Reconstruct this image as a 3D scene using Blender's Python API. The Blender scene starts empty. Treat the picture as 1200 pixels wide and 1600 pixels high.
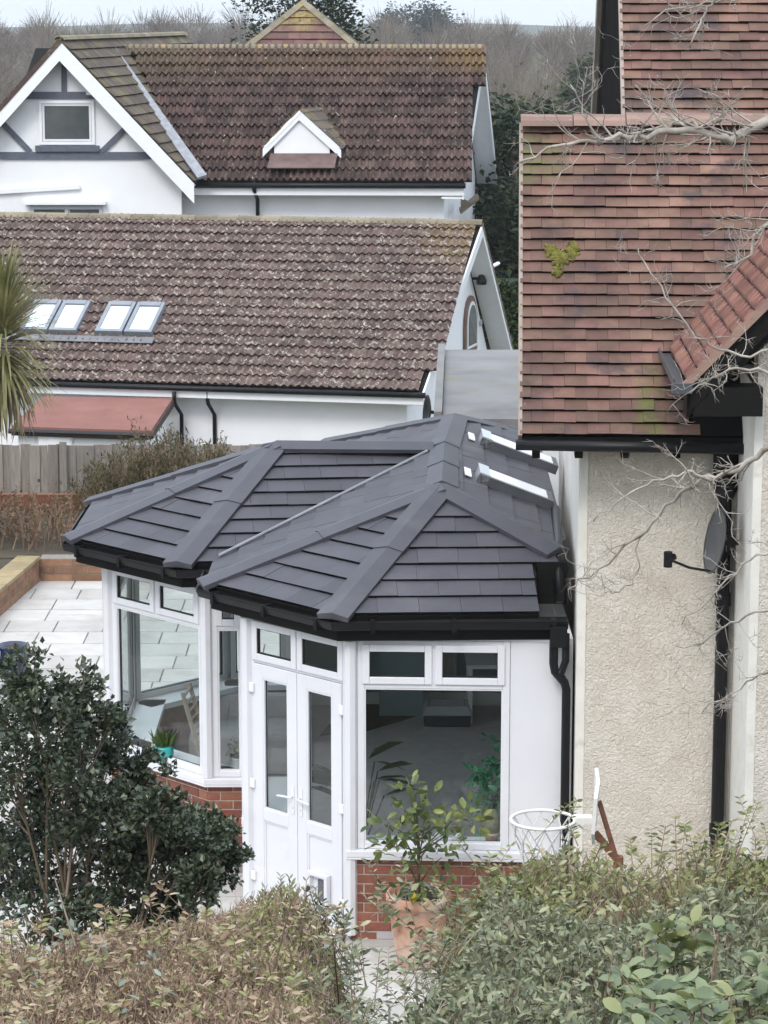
import bpy, math, random
import numpy as np
from mathutils import Vector as V, Matrix

R = random.Random(11)
NR = np.random.default_rng(5)
C = bpy.context.scene.collection
sc = bpy.context.scene

# ------------------------------------------------------------------ camera, sky, sun, exposure
F, H = 4000.0, 7.3
TH = math.atan(765 / F)
CT, ST = math.cos(TH), math.sin(TH)
cd = bpy.data.cameras.new('camera'); cam = bpy.data.objects.new('camera', cd); C.objects.link(cam)
cam.location = (0, 0, H); cam.rotation_euler = (math.pi / 2 - TH, 0, 0)
cd.sensor_fit = 'VERTICAL'; cd.sensor_height = 24; cd.lens = 24 * F / 1600
cd.clip_start = .1; cd.clip_end = 6000
sc.camera = cam
SUN_EL, SUN_AZ = math.radians(46), math.radians(200)      # azimuth: clockwise from +Y
w = bpy.data.worlds.new('World'); sc.world = w; w.use_nodes = True
nt = w.node_tree; bg = nt.nodes['Background']
sky = nt.nodes.new('ShaderNodeTexSky'); sky.sky_type = 'NISHITA'; sky.sun_disc = False
sky.sun_elevation = SUN_EL; sky.sun_rotation = SUN_AZ
sky.air_density = 1.0; sky.dust_density = 3.0; sky.ozone_density = 1.0
mx = nt.nodes.new('ShaderNodeMix'); mx.data_type = 'RGBA'; mx.inputs[0].default_value = .78
nt.links.new(sky.outputs[0], mx.inputs[6]); mx.inputs[7].default_value = (9.0, 10.0, 11.2, 1)   # thin even cloud over the clear sky
# an overcast sky is brighter overhead than at the horizon (the standard overcast law, softened)
tc = nt.nodes.new('ShaderNodeTexCoord'); sx = nt.nodes.new('ShaderNodeSeparateXYZ'); nt.links.new(tc.outputs['Generated'], sx.inputs[0])
mr = nt.nodes.new('ShaderNodeMapRange'); mr.inputs[1].default_value = 0; mr.inputs[2].default_value = 1; mr.inputs[3].default_value = .64; mr.inputs[4].default_value = 1.3; nt.links.new(sx.outputs['Z'], mr.inputs[0])
vm = nt.nodes.new('ShaderNodeVectorMath'); vm.operation = 'SCALE'; nt.links.new(mx.outputs[2], vm.inputs[0]); nt.links.new(mr.outputs[0], vm.inputs['Scale'])
nt.links.new(vm.outputs[0], bg.inputs[0]); bg.inputs[1].default_value = .115
sl = bpy.data.lights.new('sun', 'SUN'); sun = bpy.data.objects.new('sun', sl); C.objects.link(sun)
sl.energy = 0.9; sl.angle = math.radians(18); sl.color = (1, .96, .9)
sd = V((math.sin(SUN_AZ) * math.cos(SUN_EL), math.cos(SUN_AZ) * math.cos(SUN_EL), math.sin(SUN_EL)))
sun.rotation_euler = (-sd).to_track_quat('-Z', 'Y').to_euler()
sc.view_settings.view_transform = 'Standard'; sc.view_settings.look = 'None'
sc.view_settings.gamma = 1; sc.view_settings.use_curve_mapping = False
sc.view_settings.exposure = 0.78

# ------------------------------------------------------------------ helpers
def ray(u, v):
    a, b = (u - 600) / F, (800 - v) / F
    return V((a, CT + b * ST, -ST + b * CT))
def at(u, v, y):
    r = ray(u, v); return V((0, 0, H)) + r * (y / r.y)
def atz(u, v, z):
    r = ray(u, v); return V((0, 0, H)) + r * ((z - H) / r.z)

WL = {}
def wloc(o): return WL[o.name] if o is not None else V((0, 0, 0))
def props(o, label=None, cat=None, group=None, kind=None):
    for k, x in (('label', label), ('category', cat), ('group', group), ('kind', kind)):
        if x: o[k] = x
def thing(name, label, cat, loc=(0, 0, 0), group=None, kind=None):
    o = bpy.data.objects.new(name, None); C.objects.link(o); o.location = loc; o.empty_display_size = .2
    WL[o.name] = V(loc); props(o, label, cat, group, kind); return o
def link(me, name, mat, parent=None, loc=None, rot=None, kind=None, label=None):
    o = bpy.data.objects.new(name, me); C.objects.link(o)
    if mat is not None and len(me.materials) == 0: me.materials.append(mat)
    l = V(loc) if loc is not None else wloc(parent)
    if rot is not None: o.rotation_mode = 'QUATERNION'; o.rotation_quaternion = rot
    if parent is not None: o.parent = parent
    o.location = l - wloc(parent); WL[o.name] = l
    props(o, label, None, None, kind)
    return o

class MB:
    def __init__(s): s.v, s.f = [], []
    def add(s, vs, fs):
        n = len(s.v); s.v += [V(p) for p in vs]; s.f += [tuple(i + n for i in f) for f in fs]; return s
    def obox(s, o, a, b, c):
        o, a, b, c = V(o), V(a), V(b), V(c)
        p = [o, o + a, o + a + b, o + b, o + c, o + a + c, o + a + b + c, o + b + c]
        f = [(0, 3, 2, 1), (4, 5, 6, 7), (0, 1, 5, 4), (1, 2, 6, 5), (2, 3, 7, 6), (3, 0, 4, 7)]
        if a.cross(b).dot(c) < 0: f = [q[::-1] for q in f]
        return s.add(p, f)
    def box(s, x0, x1, y0, y1, z0, z1):
        return s.obox((x0, y0, z0), (x1 - x0, 0, 0), (0, y1 - y0, 0), (0, 0, z1 - z0))
    def beam(s, a, b, w, h, up=(0, 0, 1)):
        a, b = V(a), V(b); d = (b - a).normalized(); x = d.cross(V(up)).normalized(); y = x.cross(d)
        return s.obox(a - x * w / 2 - y * h / 2, x * w, y * h, b - a)
    def prism(s, poly, vec):
        n = len(poly); vec = V(vec); p = [V(q) for q in poly]
        nn = sum(((p[i] - p[0]).cross(p[i + 1] - p[0]) for i in range(1, n - 1)), V((0, 0, 0)))
        if nn.dot(vec) < 0: p = p[::-1]
        return s.add(p + [q + vec for q in p], [tuple(range(n))[::-1], tuple(range(n, 2 * n))] +
                     [(i, (i + 1) % n, (i + 1) % n + n, i + n) for i in range(n)])
    def tube(s, pts, r, n=8, cap=True):
        pts = [V(p) for p in pts]; m = len(pts); rs = r if isinstance(r, (list, tuple)) else [r] * m
        vs, fs = [], []; ref = None
        for i, p in enumerate(pts):
            d = (pts[min(i + 1, m - 1)] - pts[max(i - 1, 0)])
            d = d.normalized() if d.length > 1e-9 else V((0, 0, 1))
            if ref is None: ref = V((0, 0, 1)) if abs(d.z) < .9 else V((1, 0, 0))
            x = d.cross(ref)
            if x.length < 1e-4: x = d.cross(V((.3, .5, .8)))
            x.normalize(); y = x.cross(d); ref = y
            for k in range(n):
                t = 2 * math.pi * k / n; vs.append(p + (x * math.cos(t) + y * math.sin(t)) * rs[i])
        for i in range(m - 1):
            for k in range(n):
                k2 = (k + 1) % n; fs.append((i * n + k, i * n + k2, (i + 1) * n + k2, (i + 1) * n + k))
        if cap: fs += [tuple(range(n))[::-1], tuple(range((m - 1) * n, m * n))]
        return s.add(vs, fs)
    def lathe(s, c, prof, n=24):
        c = V(c); vs, fs = [], []
        for r, z in prof:
            for k in range(n):
                t = 2 * math.pi * k / n; vs.append(c + V((r * math.cos(t), r * math.sin(t), z)))
        for i in range(len(prof) - 1):
            for k in range(n):
                k2 = (k + 1) % n; fs.append((i * n + k, i * n + k2, (i + 1) * n + k2, (i + 1) * n + k))
        fs += [tuple(range(n))[::-1], tuple(range((len(prof) - 1) * n, len(prof) * n))]
        return s.add(vs, fs)
    def sweep(s, line, prof):                    # horizontal mitred sweep; prof = closed loop of (outward, up); outward = right of travel
        P = [V(p) for p in line]; m = len(P); k = len(prof); vs, fs = [], []
        def nrm(i):
            d = (P[i + 1] - P[i]); d.z = 0; d.normalize(); return V((d.y, -d.x, 0))
        for i in range(m):
            if i == 0: o = nrm(0)
            elif i == m - 1: o = nrm(m - 2)
            else:
                a, b = nrm(i - 1), nrm(i); o = (a + b); o = o / max(.25, o.dot(a))
            for (x, z) in prof: vs.append(P[i] + o * x + V((0, 0, z)))
        for i in range(m - 1):
            for j in range(k):
                j2 = (j + 1) % k; fs.append((i * k + j, (i + 1) * k + j, (i + 1) * k + j2, i * k + j2))
        fs += [tuple(range(k)), tuple(range((m - 1) * k, m * k))[::-1]]
        return s.add(vs, fs)
    def mesh(s, name, off=V((0, 0, 0)), smooth=False):
        me = bpy.data.meshes.new(name); me.from_pydata([(p - off)[:] for p in s.v], [], s.f)
        if smooth: me.polygons.foreach_set('use_smooth', [True] * len(me.polygons))
        me.update(); return me
    def build(s, name, mat, parent=None, smooth=False, kind=None, label=None, bevel=0):
        o = link(s.mesh(name, wloc(parent), smooth), name, mat, parent, kind=kind, label=label)
        if bevel:
            b = o.modifiers.new('bevel', 'BEVEL'); b.width = bevel; b.segments = 2; b.limit_method = 'ANGLE'
        return o

# ------------------------------------------------------------------ materials
def node(t, k, **kw):
    n = t.nodes.new(k)
    for a, b in kw.items():
        if a.startswith('i_'): n.inputs[a[2:].replace('_', ' ')].default_value = b
        else: setattr(n, a, b)
    return n
def mat(name, cols, rough=.8, scale=3.0, rnd=0.0, hue=0.0, bump=None, spots=(), zones=(), metal=0, spec=.4, attr=None, detail=6, stretch=None, subsurf=0, coat=0):
    """cols: 1-4 colours blended by noise (or by a leaf attribute); spots: (colour, scale, threshold, softness); zones: soft stains (colour, centre, radii, strength)"""
    m = bpy.data.materials.new(name); m.use_nodes = True; t = m.node_tree; L = t.links
    p = t.nodes['Principled BSDF']; p.inputs['Roughness'].default_value = rough
    p.inputs['Metallic'].default_value = metal; p.inputs['Specular IOR Level'].default_value = spec
    if coat: p.inputs['Coat Weight'].default_value = coat
    g = node(t, 'ShaderNodeNewGeometry'); pos = g.outputs['Position']
    if stretch:
        mp = node(t, 'ShaderNodeVectorMath', operation='MULTIPLY'); mp.inputs[1].default_value = stretch
        L.new(pos, mp.inputs[0]); pos = mp.outputs[0]
    def noise(s, d=detail, dist=0, rgh=.6):
        n = node(t, 'ShaderNodeTexNoise'); n.inputs['Scale'].default_value = s; n.inputs['Detail'].default_value = d
        n.inputs['Distortion'].default_value = dist; n.inputs['Roughness'].default_value = rgh
        L.new(pos, n.inputs['Vector']); return n.outputs['Fac']
    r = node(t, 'ShaderNodeValToRGB'); e = r.color_ramp.elements
    k = len(cols)
    lo, hi = (.3, .7) if attr is None else (0, 1)
    while len(e) < max(k, 2): e.new(.5)
    for i in range(max(k, 2)):
        e[i].position = lo + (hi - lo) * i / max(k - 1, 1) if k > 1 else i
        c = cols[min(i, k - 1)]; e[i].color = (c[0], c[1], c[2], 1)
    if attr:
        a = node(t, 'ShaderNodeAttribute', attribute_name=attr); L.new(a.outputs['Fac'], r.inputs[0])
    else: L.new(noise(scale), r.inputs[0])
    col = r.outputs[0]
    def mix(c1, fac, c2):
        x = node(t, 'ShaderNodeMix', data_type='RGBA'); L.new(c1, x.inputs[6]); L.new(fac, x.inputs[0])
        x.inputs[7].default_value = (*c2, 1); return x.outputs[2]
    def maprange(val, a, b):
        q = node(t, 'ShaderNodeMapRange', clamp=True); L.new(val, q.inputs[0]); q.inputs[1].default_value = a; q.inputs[2].default_value = b
        return q.outputs[0]
    if rnd or hue:
        oi = node(t, 'ShaderNodeObjectInfo')
        ad = node(t, 'ShaderNodeMath', operation='ADD'); L.new(oi.outputs['Random'], ad.inputs[0]); L.new(g.outputs['Random Per Island'], ad.inputs[1])
        fr = node(t, 'ShaderNodeMath', operation='FRACT'); L.new(ad.outputs[0], fr.inputs[0])
        wn = node(t, 'ShaderNodeTexWhiteNoise', noise_dimensions='1D'); L.new(fr.outputs[0], wn.inputs['W'])
        hs = node(t, 'ShaderNodeHueSaturation'); L.new(col, hs.inputs['Color'])
        v = node(t, 'ShaderNodeMapRange'); L.new(fr.outputs[0], v.inputs[0]); v.inputs[3].default_value = 1 - rnd; v.inputs[4].default_value = 1 + rnd
        L.new(v.outputs[0], hs.inputs['Value'])
        h = node(t, 'ShaderNodeMapRange'); L.new(wn.outputs['Value'], h.inputs[0]); h.inputs[3].default_value = .5 - hue; h.inputs[4].default_value = .5 + hue
        L.new(h.outputs[0], hs.inputs['Hue']); col = hs.outputs[0]
    for (c, c0, rad, st) in zones:
        sb = node(t, 'ShaderNodeVectorMath', operation='SUBTRACT'); L.new(g.outputs['Position'], sb.inputs[0]); sb.inputs[1].default_value = c0
        dv = node(t, 'ShaderNodeVectorMath', operation='DIVIDE'); L.new(sb.outputs[0], dv.inputs[0]); dv.inputs[1].default_value = rad
        ln = node(t, 'ShaderNodeVectorMath', operation='LENGTH'); L.new(dv.outputs[0], ln.inputs[0])
        ml = node(t, 'ShaderNodeMath', operation='MULTIPLY'); L.new(maprange(ln.outputs['Value'], 1.0, .3), ml.inputs[0])
        nz = node(t, 'ShaderNodeMath', operation='MULTIPLY'); L.new(maprange(noise(9, 5), .35, .6), nz.inputs[0]); nz.inputs[1].default_value = st
        L.new(nz.outputs[0], ml.inputs[1]); col = mix(col, ml.outputs[0], c)
    for (c, s_, th, so) in spots:
        col = mix(col, maprange(noise(s_, 4), th, th + so), c)
    L.new(col, p.inputs['Base Color'])
    if bump:
        b = node(t, 'ShaderNodeBump'); b.inputs['Strength'].default_value = bump[1]; b.inputs['Distance'].default_value = bump[2]
        L.new(noise(bump[0], bump[3] if len(bump) > 3 else 4, bump[4] if len(bump) > 4 else 0), b.inputs['Height']); L.new(b.outputs[0], p.inputs['Normal'])
    if subsurf:
        tr = node(t, 'ShaderNodeBsdfTranslucent'); ms = node(t, 'ShaderNodeMixShader'); ms.inputs[0].default_value = subsurf
        L.new(col, tr.inputs[0]); L.new(p.outputs[0], ms.inputs[1]); L.new(tr.outputs[0], ms.inputs[2])
        L.new(ms.outputs[0], t.nodes['Material Output'].inputs[0])
    return m
def glass(name, tint=(.8, .86, .85), refl=1.45, rough=.0):
    m = bpy.data.materials.new(name); m.use_nodes = True; t = m.node_tree; t.nodes.remove(t.nodes['Principled BSDF'])
    fr = node(t, 'ShaderNodeFresnel'); ge = node(t, 'ShaderNodeNewGeometry'); mr = node(t, 'ShaderNodeMapRange')   # same reflectance from both faces of the sheet
    mr.inputs[3].default_value = refl; mr.inputs[4].default_value = 1 / refl; t.links.new(ge.outputs['Backfacing'], mr.inputs[0]); t.links.new(mr.outputs[0], fr.inputs[0])
    tr = node(t, 'ShaderNodeBsdfTransparent'); tr.inputs[0].default_value = (*tint, 1)
    gl = node(t, 'ShaderNodeBsdfGlossy'); gl.inputs['Roughness'].default_value = rough; gl.inputs[0].default_value = (1, 1, 1, 1)
    ms = node(t, 'ShaderNodeMixShader'); L = t.links
    L.new(fr.outputs[0], ms.inputs[0]); L.new(tr.outputs[0], ms.inputs[1]); L.new(gl.outputs[0], ms.inputs[2]); L.new(ms.outputs[0], t.nodes['Material Output'].inputs[0])
    return m

upvc = mat('white_upvc', [(.69, .69, .72), (.73, .73, .76)], .3, 2, spec=.5, spots=[((.6, .6, .6), 2.3, .6, .3)])
upvc_in = mat('white_upvc_sill', [(.76, .78, .8)], .4)
black_pl = mat('black_plastic', [(.008, .008, .009), (.014, .014, .015)], .4, 4, spec=.22)
black_fascia = mat('black_fascia', [(.008, .0075, .007), (.013, .012, .011)], .6, 3, spec=.1)
black_board = mat('black_boarding', [(.007, .007, .007), (.013, .012, .011)], .95, 3, spec=.02)
dark_metal = mat('dark_grey_metal', [(.06, .065, .075), (.08, .085, .095)], .35, 5)
lead_m = mat('lead_flashing', [(.2, .21, .23), (.33, .34, .36)], .5, 7)
shingle_m = mat('charcoal_roof_tile', [(.055, .053, .064), (.072, .07, .082)], .62, 2.5, rnd=.13, bump=(420, .35, .002), spec=.45, spots=[((.105, .1, .108), 1.3, .54, .25), ((.2, .195, .2), 9, .74, .03)])
cap_m = mat('charcoal_ridge_cap', [(.055, .054, .065), (.07, .069, .082)], .55, 3, rnd=.06, bump=(420, .25, .002), spec=.45, spots=[((.1, .097, .105), 1.6, .55, .25)])
render_w = mat('white_render', [(.78, .78, .80), (.83, .83, .85)], .85, 1.5, bump=(60, .3, .01), spots=[((.7, .69, .68), 1.3, .6, .3)])
paint_w = mat('white_painted_timber', [(.76, .77, .79), (.82, .82, .84)], .5, 5)
greyblue = mat('dark_blue_grey_timber', [(.085, .095, .125), (.12, .13, .165)], .6, 6)
dash_m = mat('cream_pebbledash', [(.62, .56, .48), (.71, .655, .58)], .95, 5, bump=(32, .75, .035, 3, 1.2), spots=[((.56, .48, .39), 2.2, .55, .3)])
quoin_m = mat('pale_cream_paint', [(.66, .63, .57), (.76, .73, .67)], .8, 6, bump=(40, .35, .01), spots=[((.5, .46, .4), 5, .64, .2)])
clay_m = mat('old_clay_tile', [(.066, .043, .037), (.12, .067, .051), (.165, .091, .068), (.22, .124, .092)], .8, 1.9, rnd=.2, hue=.012, bump=(90, .3, .006),
             spots=[((.06, .046, .05), 3.1, .56, .16), ((.33, .27, .24), 24, .70, .06), ((.62, .6, .57), 13, .77, .03), ((.3, .14, .11), 1.1, .62, .3)],
             zones=[((.12, .13, .035), (2.0, 18.95, 4.45), (.14, .6, .55), .95), ((.05, .045, .04), (2.2, 19.0, 4.5), (.13, .7, .55), .85),
                    ((.13, .13, .05), (1.2, 20.8, 6.2), (.35, .5, .35), .8), ((.1, .11, .05), (2.3, 23.3, 7.4), (.5, .9, .5), .5)])
clay_new = mat('orange_clay_tile', [(.25, .13, .105), (.34, .19, .155)], .8, 5, rnd=.2, hue=.012, bump=(90, .3, .005),
               spots=[((.2, .11, .09), 4, .6, .15), ((.55, .47, .4), 18, .7, .08)])
ridge_clay = mat('weathered_ridge_tile', [(.2, .125, .1), (.29, .19, .155)], .85, 5, rnd=.22, bump=(60, .4, .008), spots=[((.12, .12, .06), 5, .58, .15), ((.4, .36, .32), 20, .68, .08)])
pan_m = mat('weathered_brown_roof_tile', [(.075, .048, .042), (.125, .08, .069)], .85, 1.1, rnd=.22, hue=.01, bump=(50, .5, .012),
            spots=[((.17, .13, .105), 6, .5, .12), ((.36, .31, .27), 10, .575, .05), ((.58, .55, .5), 12, .66, .04)],
            zones=[((.2, .13, .035), (1.6, 52, 3.0), (1.2, 2, .8), .7)])
pan_far = mat('weathered_purple_roof_tile', [(.054, .033, .028), (.098, .058, .048)], .85, 1.0, rnd=.4, hue=.012, bump=(40, .5, .012),
              spots=[((.14, .1, .075), 3, .56, .15), ((.17, .12, .1), 7, .56, .1), ((.55, .52, .48), 5.5, .685, .03)],
              zones=[((.24, .15, .04), (2.4, 66, 6.5), (1.3, 2, .6), .9), ((.19, .12, .06), (-1.5, 66, 6.6), (8, 2, 1.0), .55), ((.13, .12, .055), (-6.4, 64, 7), (2.4, 12, 1.5), .7)])
moss_ridge = mat('mossy_ridge_tile', [(.16, .14, .09), (.25, .21, .15)], .9, 2, rnd=.2, bump=(30, .5, .01), spots=[((.32, .23, .08), 3, .6, .1)])
brick_m = mat('red_brick', [(.2, .075, .05), (.28, .11, .075)], .85, 20, rnd=.22, hue=.012, bump=(120, .4, .004))
mortar_m = mat('mortar', [(.42, .36, .3), (.5, .44, .38)], .95, 20, bump=(150, .5, .004))
oldbrick = mat('brown_block', [(.2, .105, .065), (.3, .17, .1)], .9, 9, rnd=.2, bump=(60, .5, .01), spots=[((.3, .24, .09), 5, .58, .15)])
slab_m = mat('pale_sandstone', [(.42, .395, .365), (.52, .495, .465)], .85, 2.5, rnd=.11, hue=.006, bump=(30, .3, .006), spots=[((.34, .31, .275), 1.5, .55, .2), ((.3, .28, .25), 7, .7, .1)])
joint_m = mat('patio_joint', [(.2, .18, .16), (.27, .25, .22)], .95, 15)
fence_m = mat('weathered_fence_board', [(.22, .19, .165), (.32, .285, .25)], .9, 5, rnd=.16, stretch=(6, 6, .7), bump=(30, .5, .01))
wood_br = mat('reddish_timber', [(.17, .065, .035), (.25, .1, .055)], .8, 8, stretch=(1, 1, 4))
felt_red = mat('red_roof_felt', [(.2, .088, .07), (.25, .115, .093)], .9, 2, spots=[((.22, .09, .08), 1.6, .58, .15), ((.5, .35, .3), 6, .74, .04)])
felt_grey = mat('grey_roof_felt', [(.15, .145, .145), (.22, .21, .205)], .7, 1.2, spots=[((.19, .17, .1), 1.7, .6, .12), ((.12, .11, .11), .9, .55, .2)], bump=(80, .2, .004))
soil_m = mat('bank_soil', [(.05, .04, .028), (.09, .075, .05)], 1, 2, bump=(10, .6, .05))
land_m = mat('winter_grassland', [(.05, .055, .025), (.09, .085, .05)], 1, .05, spots=[((.08, .065, .045), .02, .5, .2)])
pane = glass('window_glass', (.93, .955, .95), 1.5)
pane_clear = glass('clear_glass', (.97, .98, .98), 1.5)
pane_dim = mat('dim_window_glass', [(.05, .06, .065), (.12, .13, .135)], .06, .8, spec=.9)
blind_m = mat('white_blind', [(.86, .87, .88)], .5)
silver = mat('brushed_aluminium', [(.6, .62, .64)], .28, metal=.7)
bright_pane = mat('sky_reflection_roof_pane', [(.86, .88, .9)], .15, spec=.9)  # white base colour paints in the sky reflected by the roof glass
chrome_w = mat('white_handle', [(.78, .78, .79)], .25)
carpet_m = mat('grey_carpet', [(.42, .40, .41), (.5, .48, .49)], 1, 8, bump=(200, .4, .006))
rug_m = mat('dark_rug', [(.03, .028, .03), (.045, .04, .042)], 1, 12)
inner_blue = mat('slate_blue_paint', [(.2, .27, .32), (.24, .31, .36)], .6)
inner_w = mat('interior_white_paint', [(.8, .8, .8)], .7)
terracotta = mat('terracotta', [(.42, .225, .15), (.54, .315, .22)], .85, 6, spots=[((.6, .46, .37), 4, .47, .2), ((.34, .17, .11), 7, .6, .15)], bump=(60, .2, .004))
bark = mat('brown_bark', [(.1, .075, .055), (.17, .13, .1)], .95, 12, bump=(40, .5, .01))
bark_pale = mat('silver_grey_bark', [(.2, .165, .135), (.34, .3, .26), (.46, .42, .37)], .85, 9, bump=(60, .4, .005))
twig_m = mat('dry_twig', [(.17, .11, .075), (.3, .21, .15)], .9, 14)

# ------------------------------------------------------------------ roof pieces
def clip(poly, cl):
    """Sutherland-Hodgman: clip 2D polygon by convex counter-clockwise polygon."""
    out = poly
    for i in range(len(cl)):
        a, b = cl[i], cl[(i + 1) % len(cl)]; inp, out = out, []
        if not inp: return []
        sd_ = lambda p: (b[0] - a[0]) * (p[1] - a[1]) - (b[1] - a[1]) * (p[0] - a[0])
        for j in range(len(inp)):
            p, q = inp[j], inp[(j + 1) % len(inp)]; sp, sq = sd_(p), sd_(q)
            if sp >= 0: out.append(p)
            if (sp >= 0) != (sq >= 0):
                t = sp / (sp - sq); out.append((p[0] + (q[0] - p[0]) * t, p[1] + (q[1] - p[1]) * t))
    return out
def area(p): return .5 * sum(p[i][0] * p[(i + 1) % len(p)][1] - p[(i + 1) % len(p)][0] * p[i][1] for i in range(len(p)))
def basis(S, T):
    S = V(S).normalized(); N = S.cross(V(T)).normalized(); T = N.cross(S)
    return S, T, N, Matrix((S, T, N)).transposed().to_quaternion()
MESHES = {}
def flat_tile(poly, t0, g, th, tilt=.85):
    n = len(poly); top = [(s, t, th * (1 - tilt * min(1.0, (t - t0) / g))) for s, t in poly]
    return top + [(s, t + (min(.028, g * .2) if t < t0 + .002 else 0), -.012) for s, t in poly], [tuple(range(n))] + [(i, i + n, (i + 1) % n + n, (i + 1) % n) for i in range(n)]
def pan_tile(wd, g, th, rolls, amp, lap=.03):
    k = rolls * 6; vs, fs = [], []
    for j, (t, o) in enumerate(((0, th), (g + lap, .004))):
        for i in range(k + 1):
            z = amp * (.5 - .5 * math.cos(2 * math.pi * rolls * i / k)) ** 1.4; vs.append((wd * i / k, t, z + o))
    for i in range(k + 1): vs.append((wd * i / k, .05, -.012))
    for i in range(k): fs += [(i, i + 1, k + 2 + i, k + 1 + i), (2 * (k + 1) + i, 2 * (k + 1) + i + 1, i + 1, i)]
    return vs, fs
def lay(out, parent, O, S, T, poly, wd, g, th, m, name, bond=.5, jit=.003, kind='flat', rolls=2, amp=.04, gap=.003, rot=.004):
    """Fill the 3D roof polygon with courses of tiles; every tile is one entry (mesh in local axes, place, rotation)."""
    O = V(O); S, T, N, q = basis(S, T)
    p2 = [((V(p) - O).dot(S), (V(p) - O).dot(T)) for p in poly]
    if area(p2) < 0: p2 = p2[::-1]
    s0, s1 = min(p[0] for p in p2), max(p[0] for p in p2); t1 = max(p[1] for p in p2); tmin = min(p[1] for p in p2)
    row = 0; t = tmin
    while t < t1 - .01:
        off = (row % 2) * bond * wd; c = s0 - off
        while c < s1:
            r = [(c + gap, t), (c + wd - gap, t), (c + wd - gap, t + g), (c + gap, t + g)]
            k = clip(r, p2); full = len(k) == 4 and abs(area(k) - area(r)) < 1e-5
            if kind == 'pan':
                cx, cy = c + wd / 2, t + g / 2
                ins = clip([(cx - .01, cy - .01), (cx + .01, cy - .01), (cx + .01, cy + .01), (cx - .01, cy + .01)], p2)
                if len(ins) > 2: out.append((parent, ('pan', wd, g, th, rolls, amp), None, O + S * c + T * t + N * R.uniform(-jit, jit), q, N, m, name))
            elif full: out.append((parent, ('flat', wd, g, th, gap), None, O + S * c + T * t + N * R.uniform(-jit, jit), q, N, m, name))
            elif len(k) > 2 and area(k) > .03 * wd * g:
                out.append((parent, None, flat_tile([(a - c, b - t) for a, b in k], 0, g, th), O + S * c + T * t + N * R.uniform(-jit, jit), q, N, m, name))
            c += wd
        t += g; row += 1
def tile_geo(e):
    if e[1] is None: return e[2]
    k = e[1]
    if k[0] == 'pan': return pan_tile(k[1], k[2], k[3], k[4], k[5])
    return flat_tile([(k[4], 0), (k[1] - k[4], 0), (k[1] - k[4], k[2]), (k[4], k[2])], 0, k[2], k[3])
def emit(pieces, rest_parent, rest_name, limit=300, rot=.006):
    """The nearest pieces become objects of their own, the rest one joined part."""
    cp = V((0, 0, H))
    def inview(e):
        d = e[3] - cp; a = d.y * CT - d.z * ST; b = d.y * ST + d.z * CT
        return abs(d.x) / a < .155 and abs(b) / a < .205
    pieces = sorted(pieces, key=lambda e: (not inview(e), (e[3] - cp).length))
    rest = {}
    for i, e in enumerate(pieces):
        qq = e[4] @ V((0, 0, 1)).rotation_difference(V((R.gauss(0, rot), R.gauss(0, rot * .6), 1)))
        qq = Matrix.Rotation(R.gauss(0, rot), 4, e[5]).to_quaternion() @ qq
        if i < limit:
            if e[1] is not None:
                key = (e[1], e[6].name)
                if key not in MESHES:
                    v, f = tile_geo(e); me = bpy.data.meshes.new(e[7]); me.from_pydata(v, [], f); me.materials.append(e[6]); MESHES[key] = me
                me = MESHES[key]
            else:
                v, f = e[2]; me = bpy.data.meshes.new(e[7]); me.from_pydata(v, [], f); me.materials.append(e[6])
            link(me, e[7], e[6], e[0], e[3], qq)
        else:
            mb = rest.setdefault(e[6].name, (MB(), e[6]))[0]; v, f = tile_geo(e); mtx = qq.to_matrix()
            mb.add([e[3] + mtx @ V(p) for p in v], f)
    for mb, m in rest.values(): mb.build(rest_name, m, rest_parent, kind='stuff')
def cap_run(parent, a, b, n1, n2, wd, m, name='ridge_cap', seg=.9, th=.035, rise=.05, jit=0.0, lip=.008):
    """Angular ridge or hip caps from a (low) to b (high), each a piece of its own lapping the one below."""
    a, b = V(a), V(b); d = (b - a); Ln = d.length; d.normalize(); n = max(1, round(Ln / seg))
    fl = []
    for nn in (n1, n2):
        nn = V(nn); f = nn.cross(d)
        if f.z > 0 or (abs(f.z) < 1e-6 and f.dot(n1 - n2) < 0): f = -f
        fl.append((f.normalized(), nn))
    up = (fl[0][1] + fl[1][1]).normalized()
    for i in range(n):
        p0, p1 = a + d * (Ln * i / n - (.02 if i else .0)), a + d * (Ln * (i + 1) / n)
        secs = []
        for p, l in ((p0, lip), (p1, 0)):
            (f1, m1), (f2, m2) = fl
            o = up * (rise + l); j = V((0, 0, R.uniform(-jit, jit)))
            secs.append([p + o + j, p + f1 * (wd + l) + m1 * (rise * .8 + l) + j, p + f1 * (wd + l) + m1 * (rise * .8 - th) + j, p + up * (rise - th - .02) + j,
                         p + f2 * (wd + l) + m2 * (rise * .8 - th) + j, p + f2 * (wd + l) + m2 * (rise * .8 + l) + j])
        mb = MB(); mb.add(secs[0] + secs[1], [(k, (k + 1) % 6, (k + 1) % 6 + 6, k + 6) for k in range(6)] + [(5, 4, 3, 2, 1, 0), (6, 7, 8, 9, 10, 11)])
        mb.build(name, m, parent)
def nrm_of(*p):
    n = (V(p[1]) - V(p[0])).cross(V(p[2]) - V(p[0])).normalized()
    return n if n.z > 0 else -n

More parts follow.
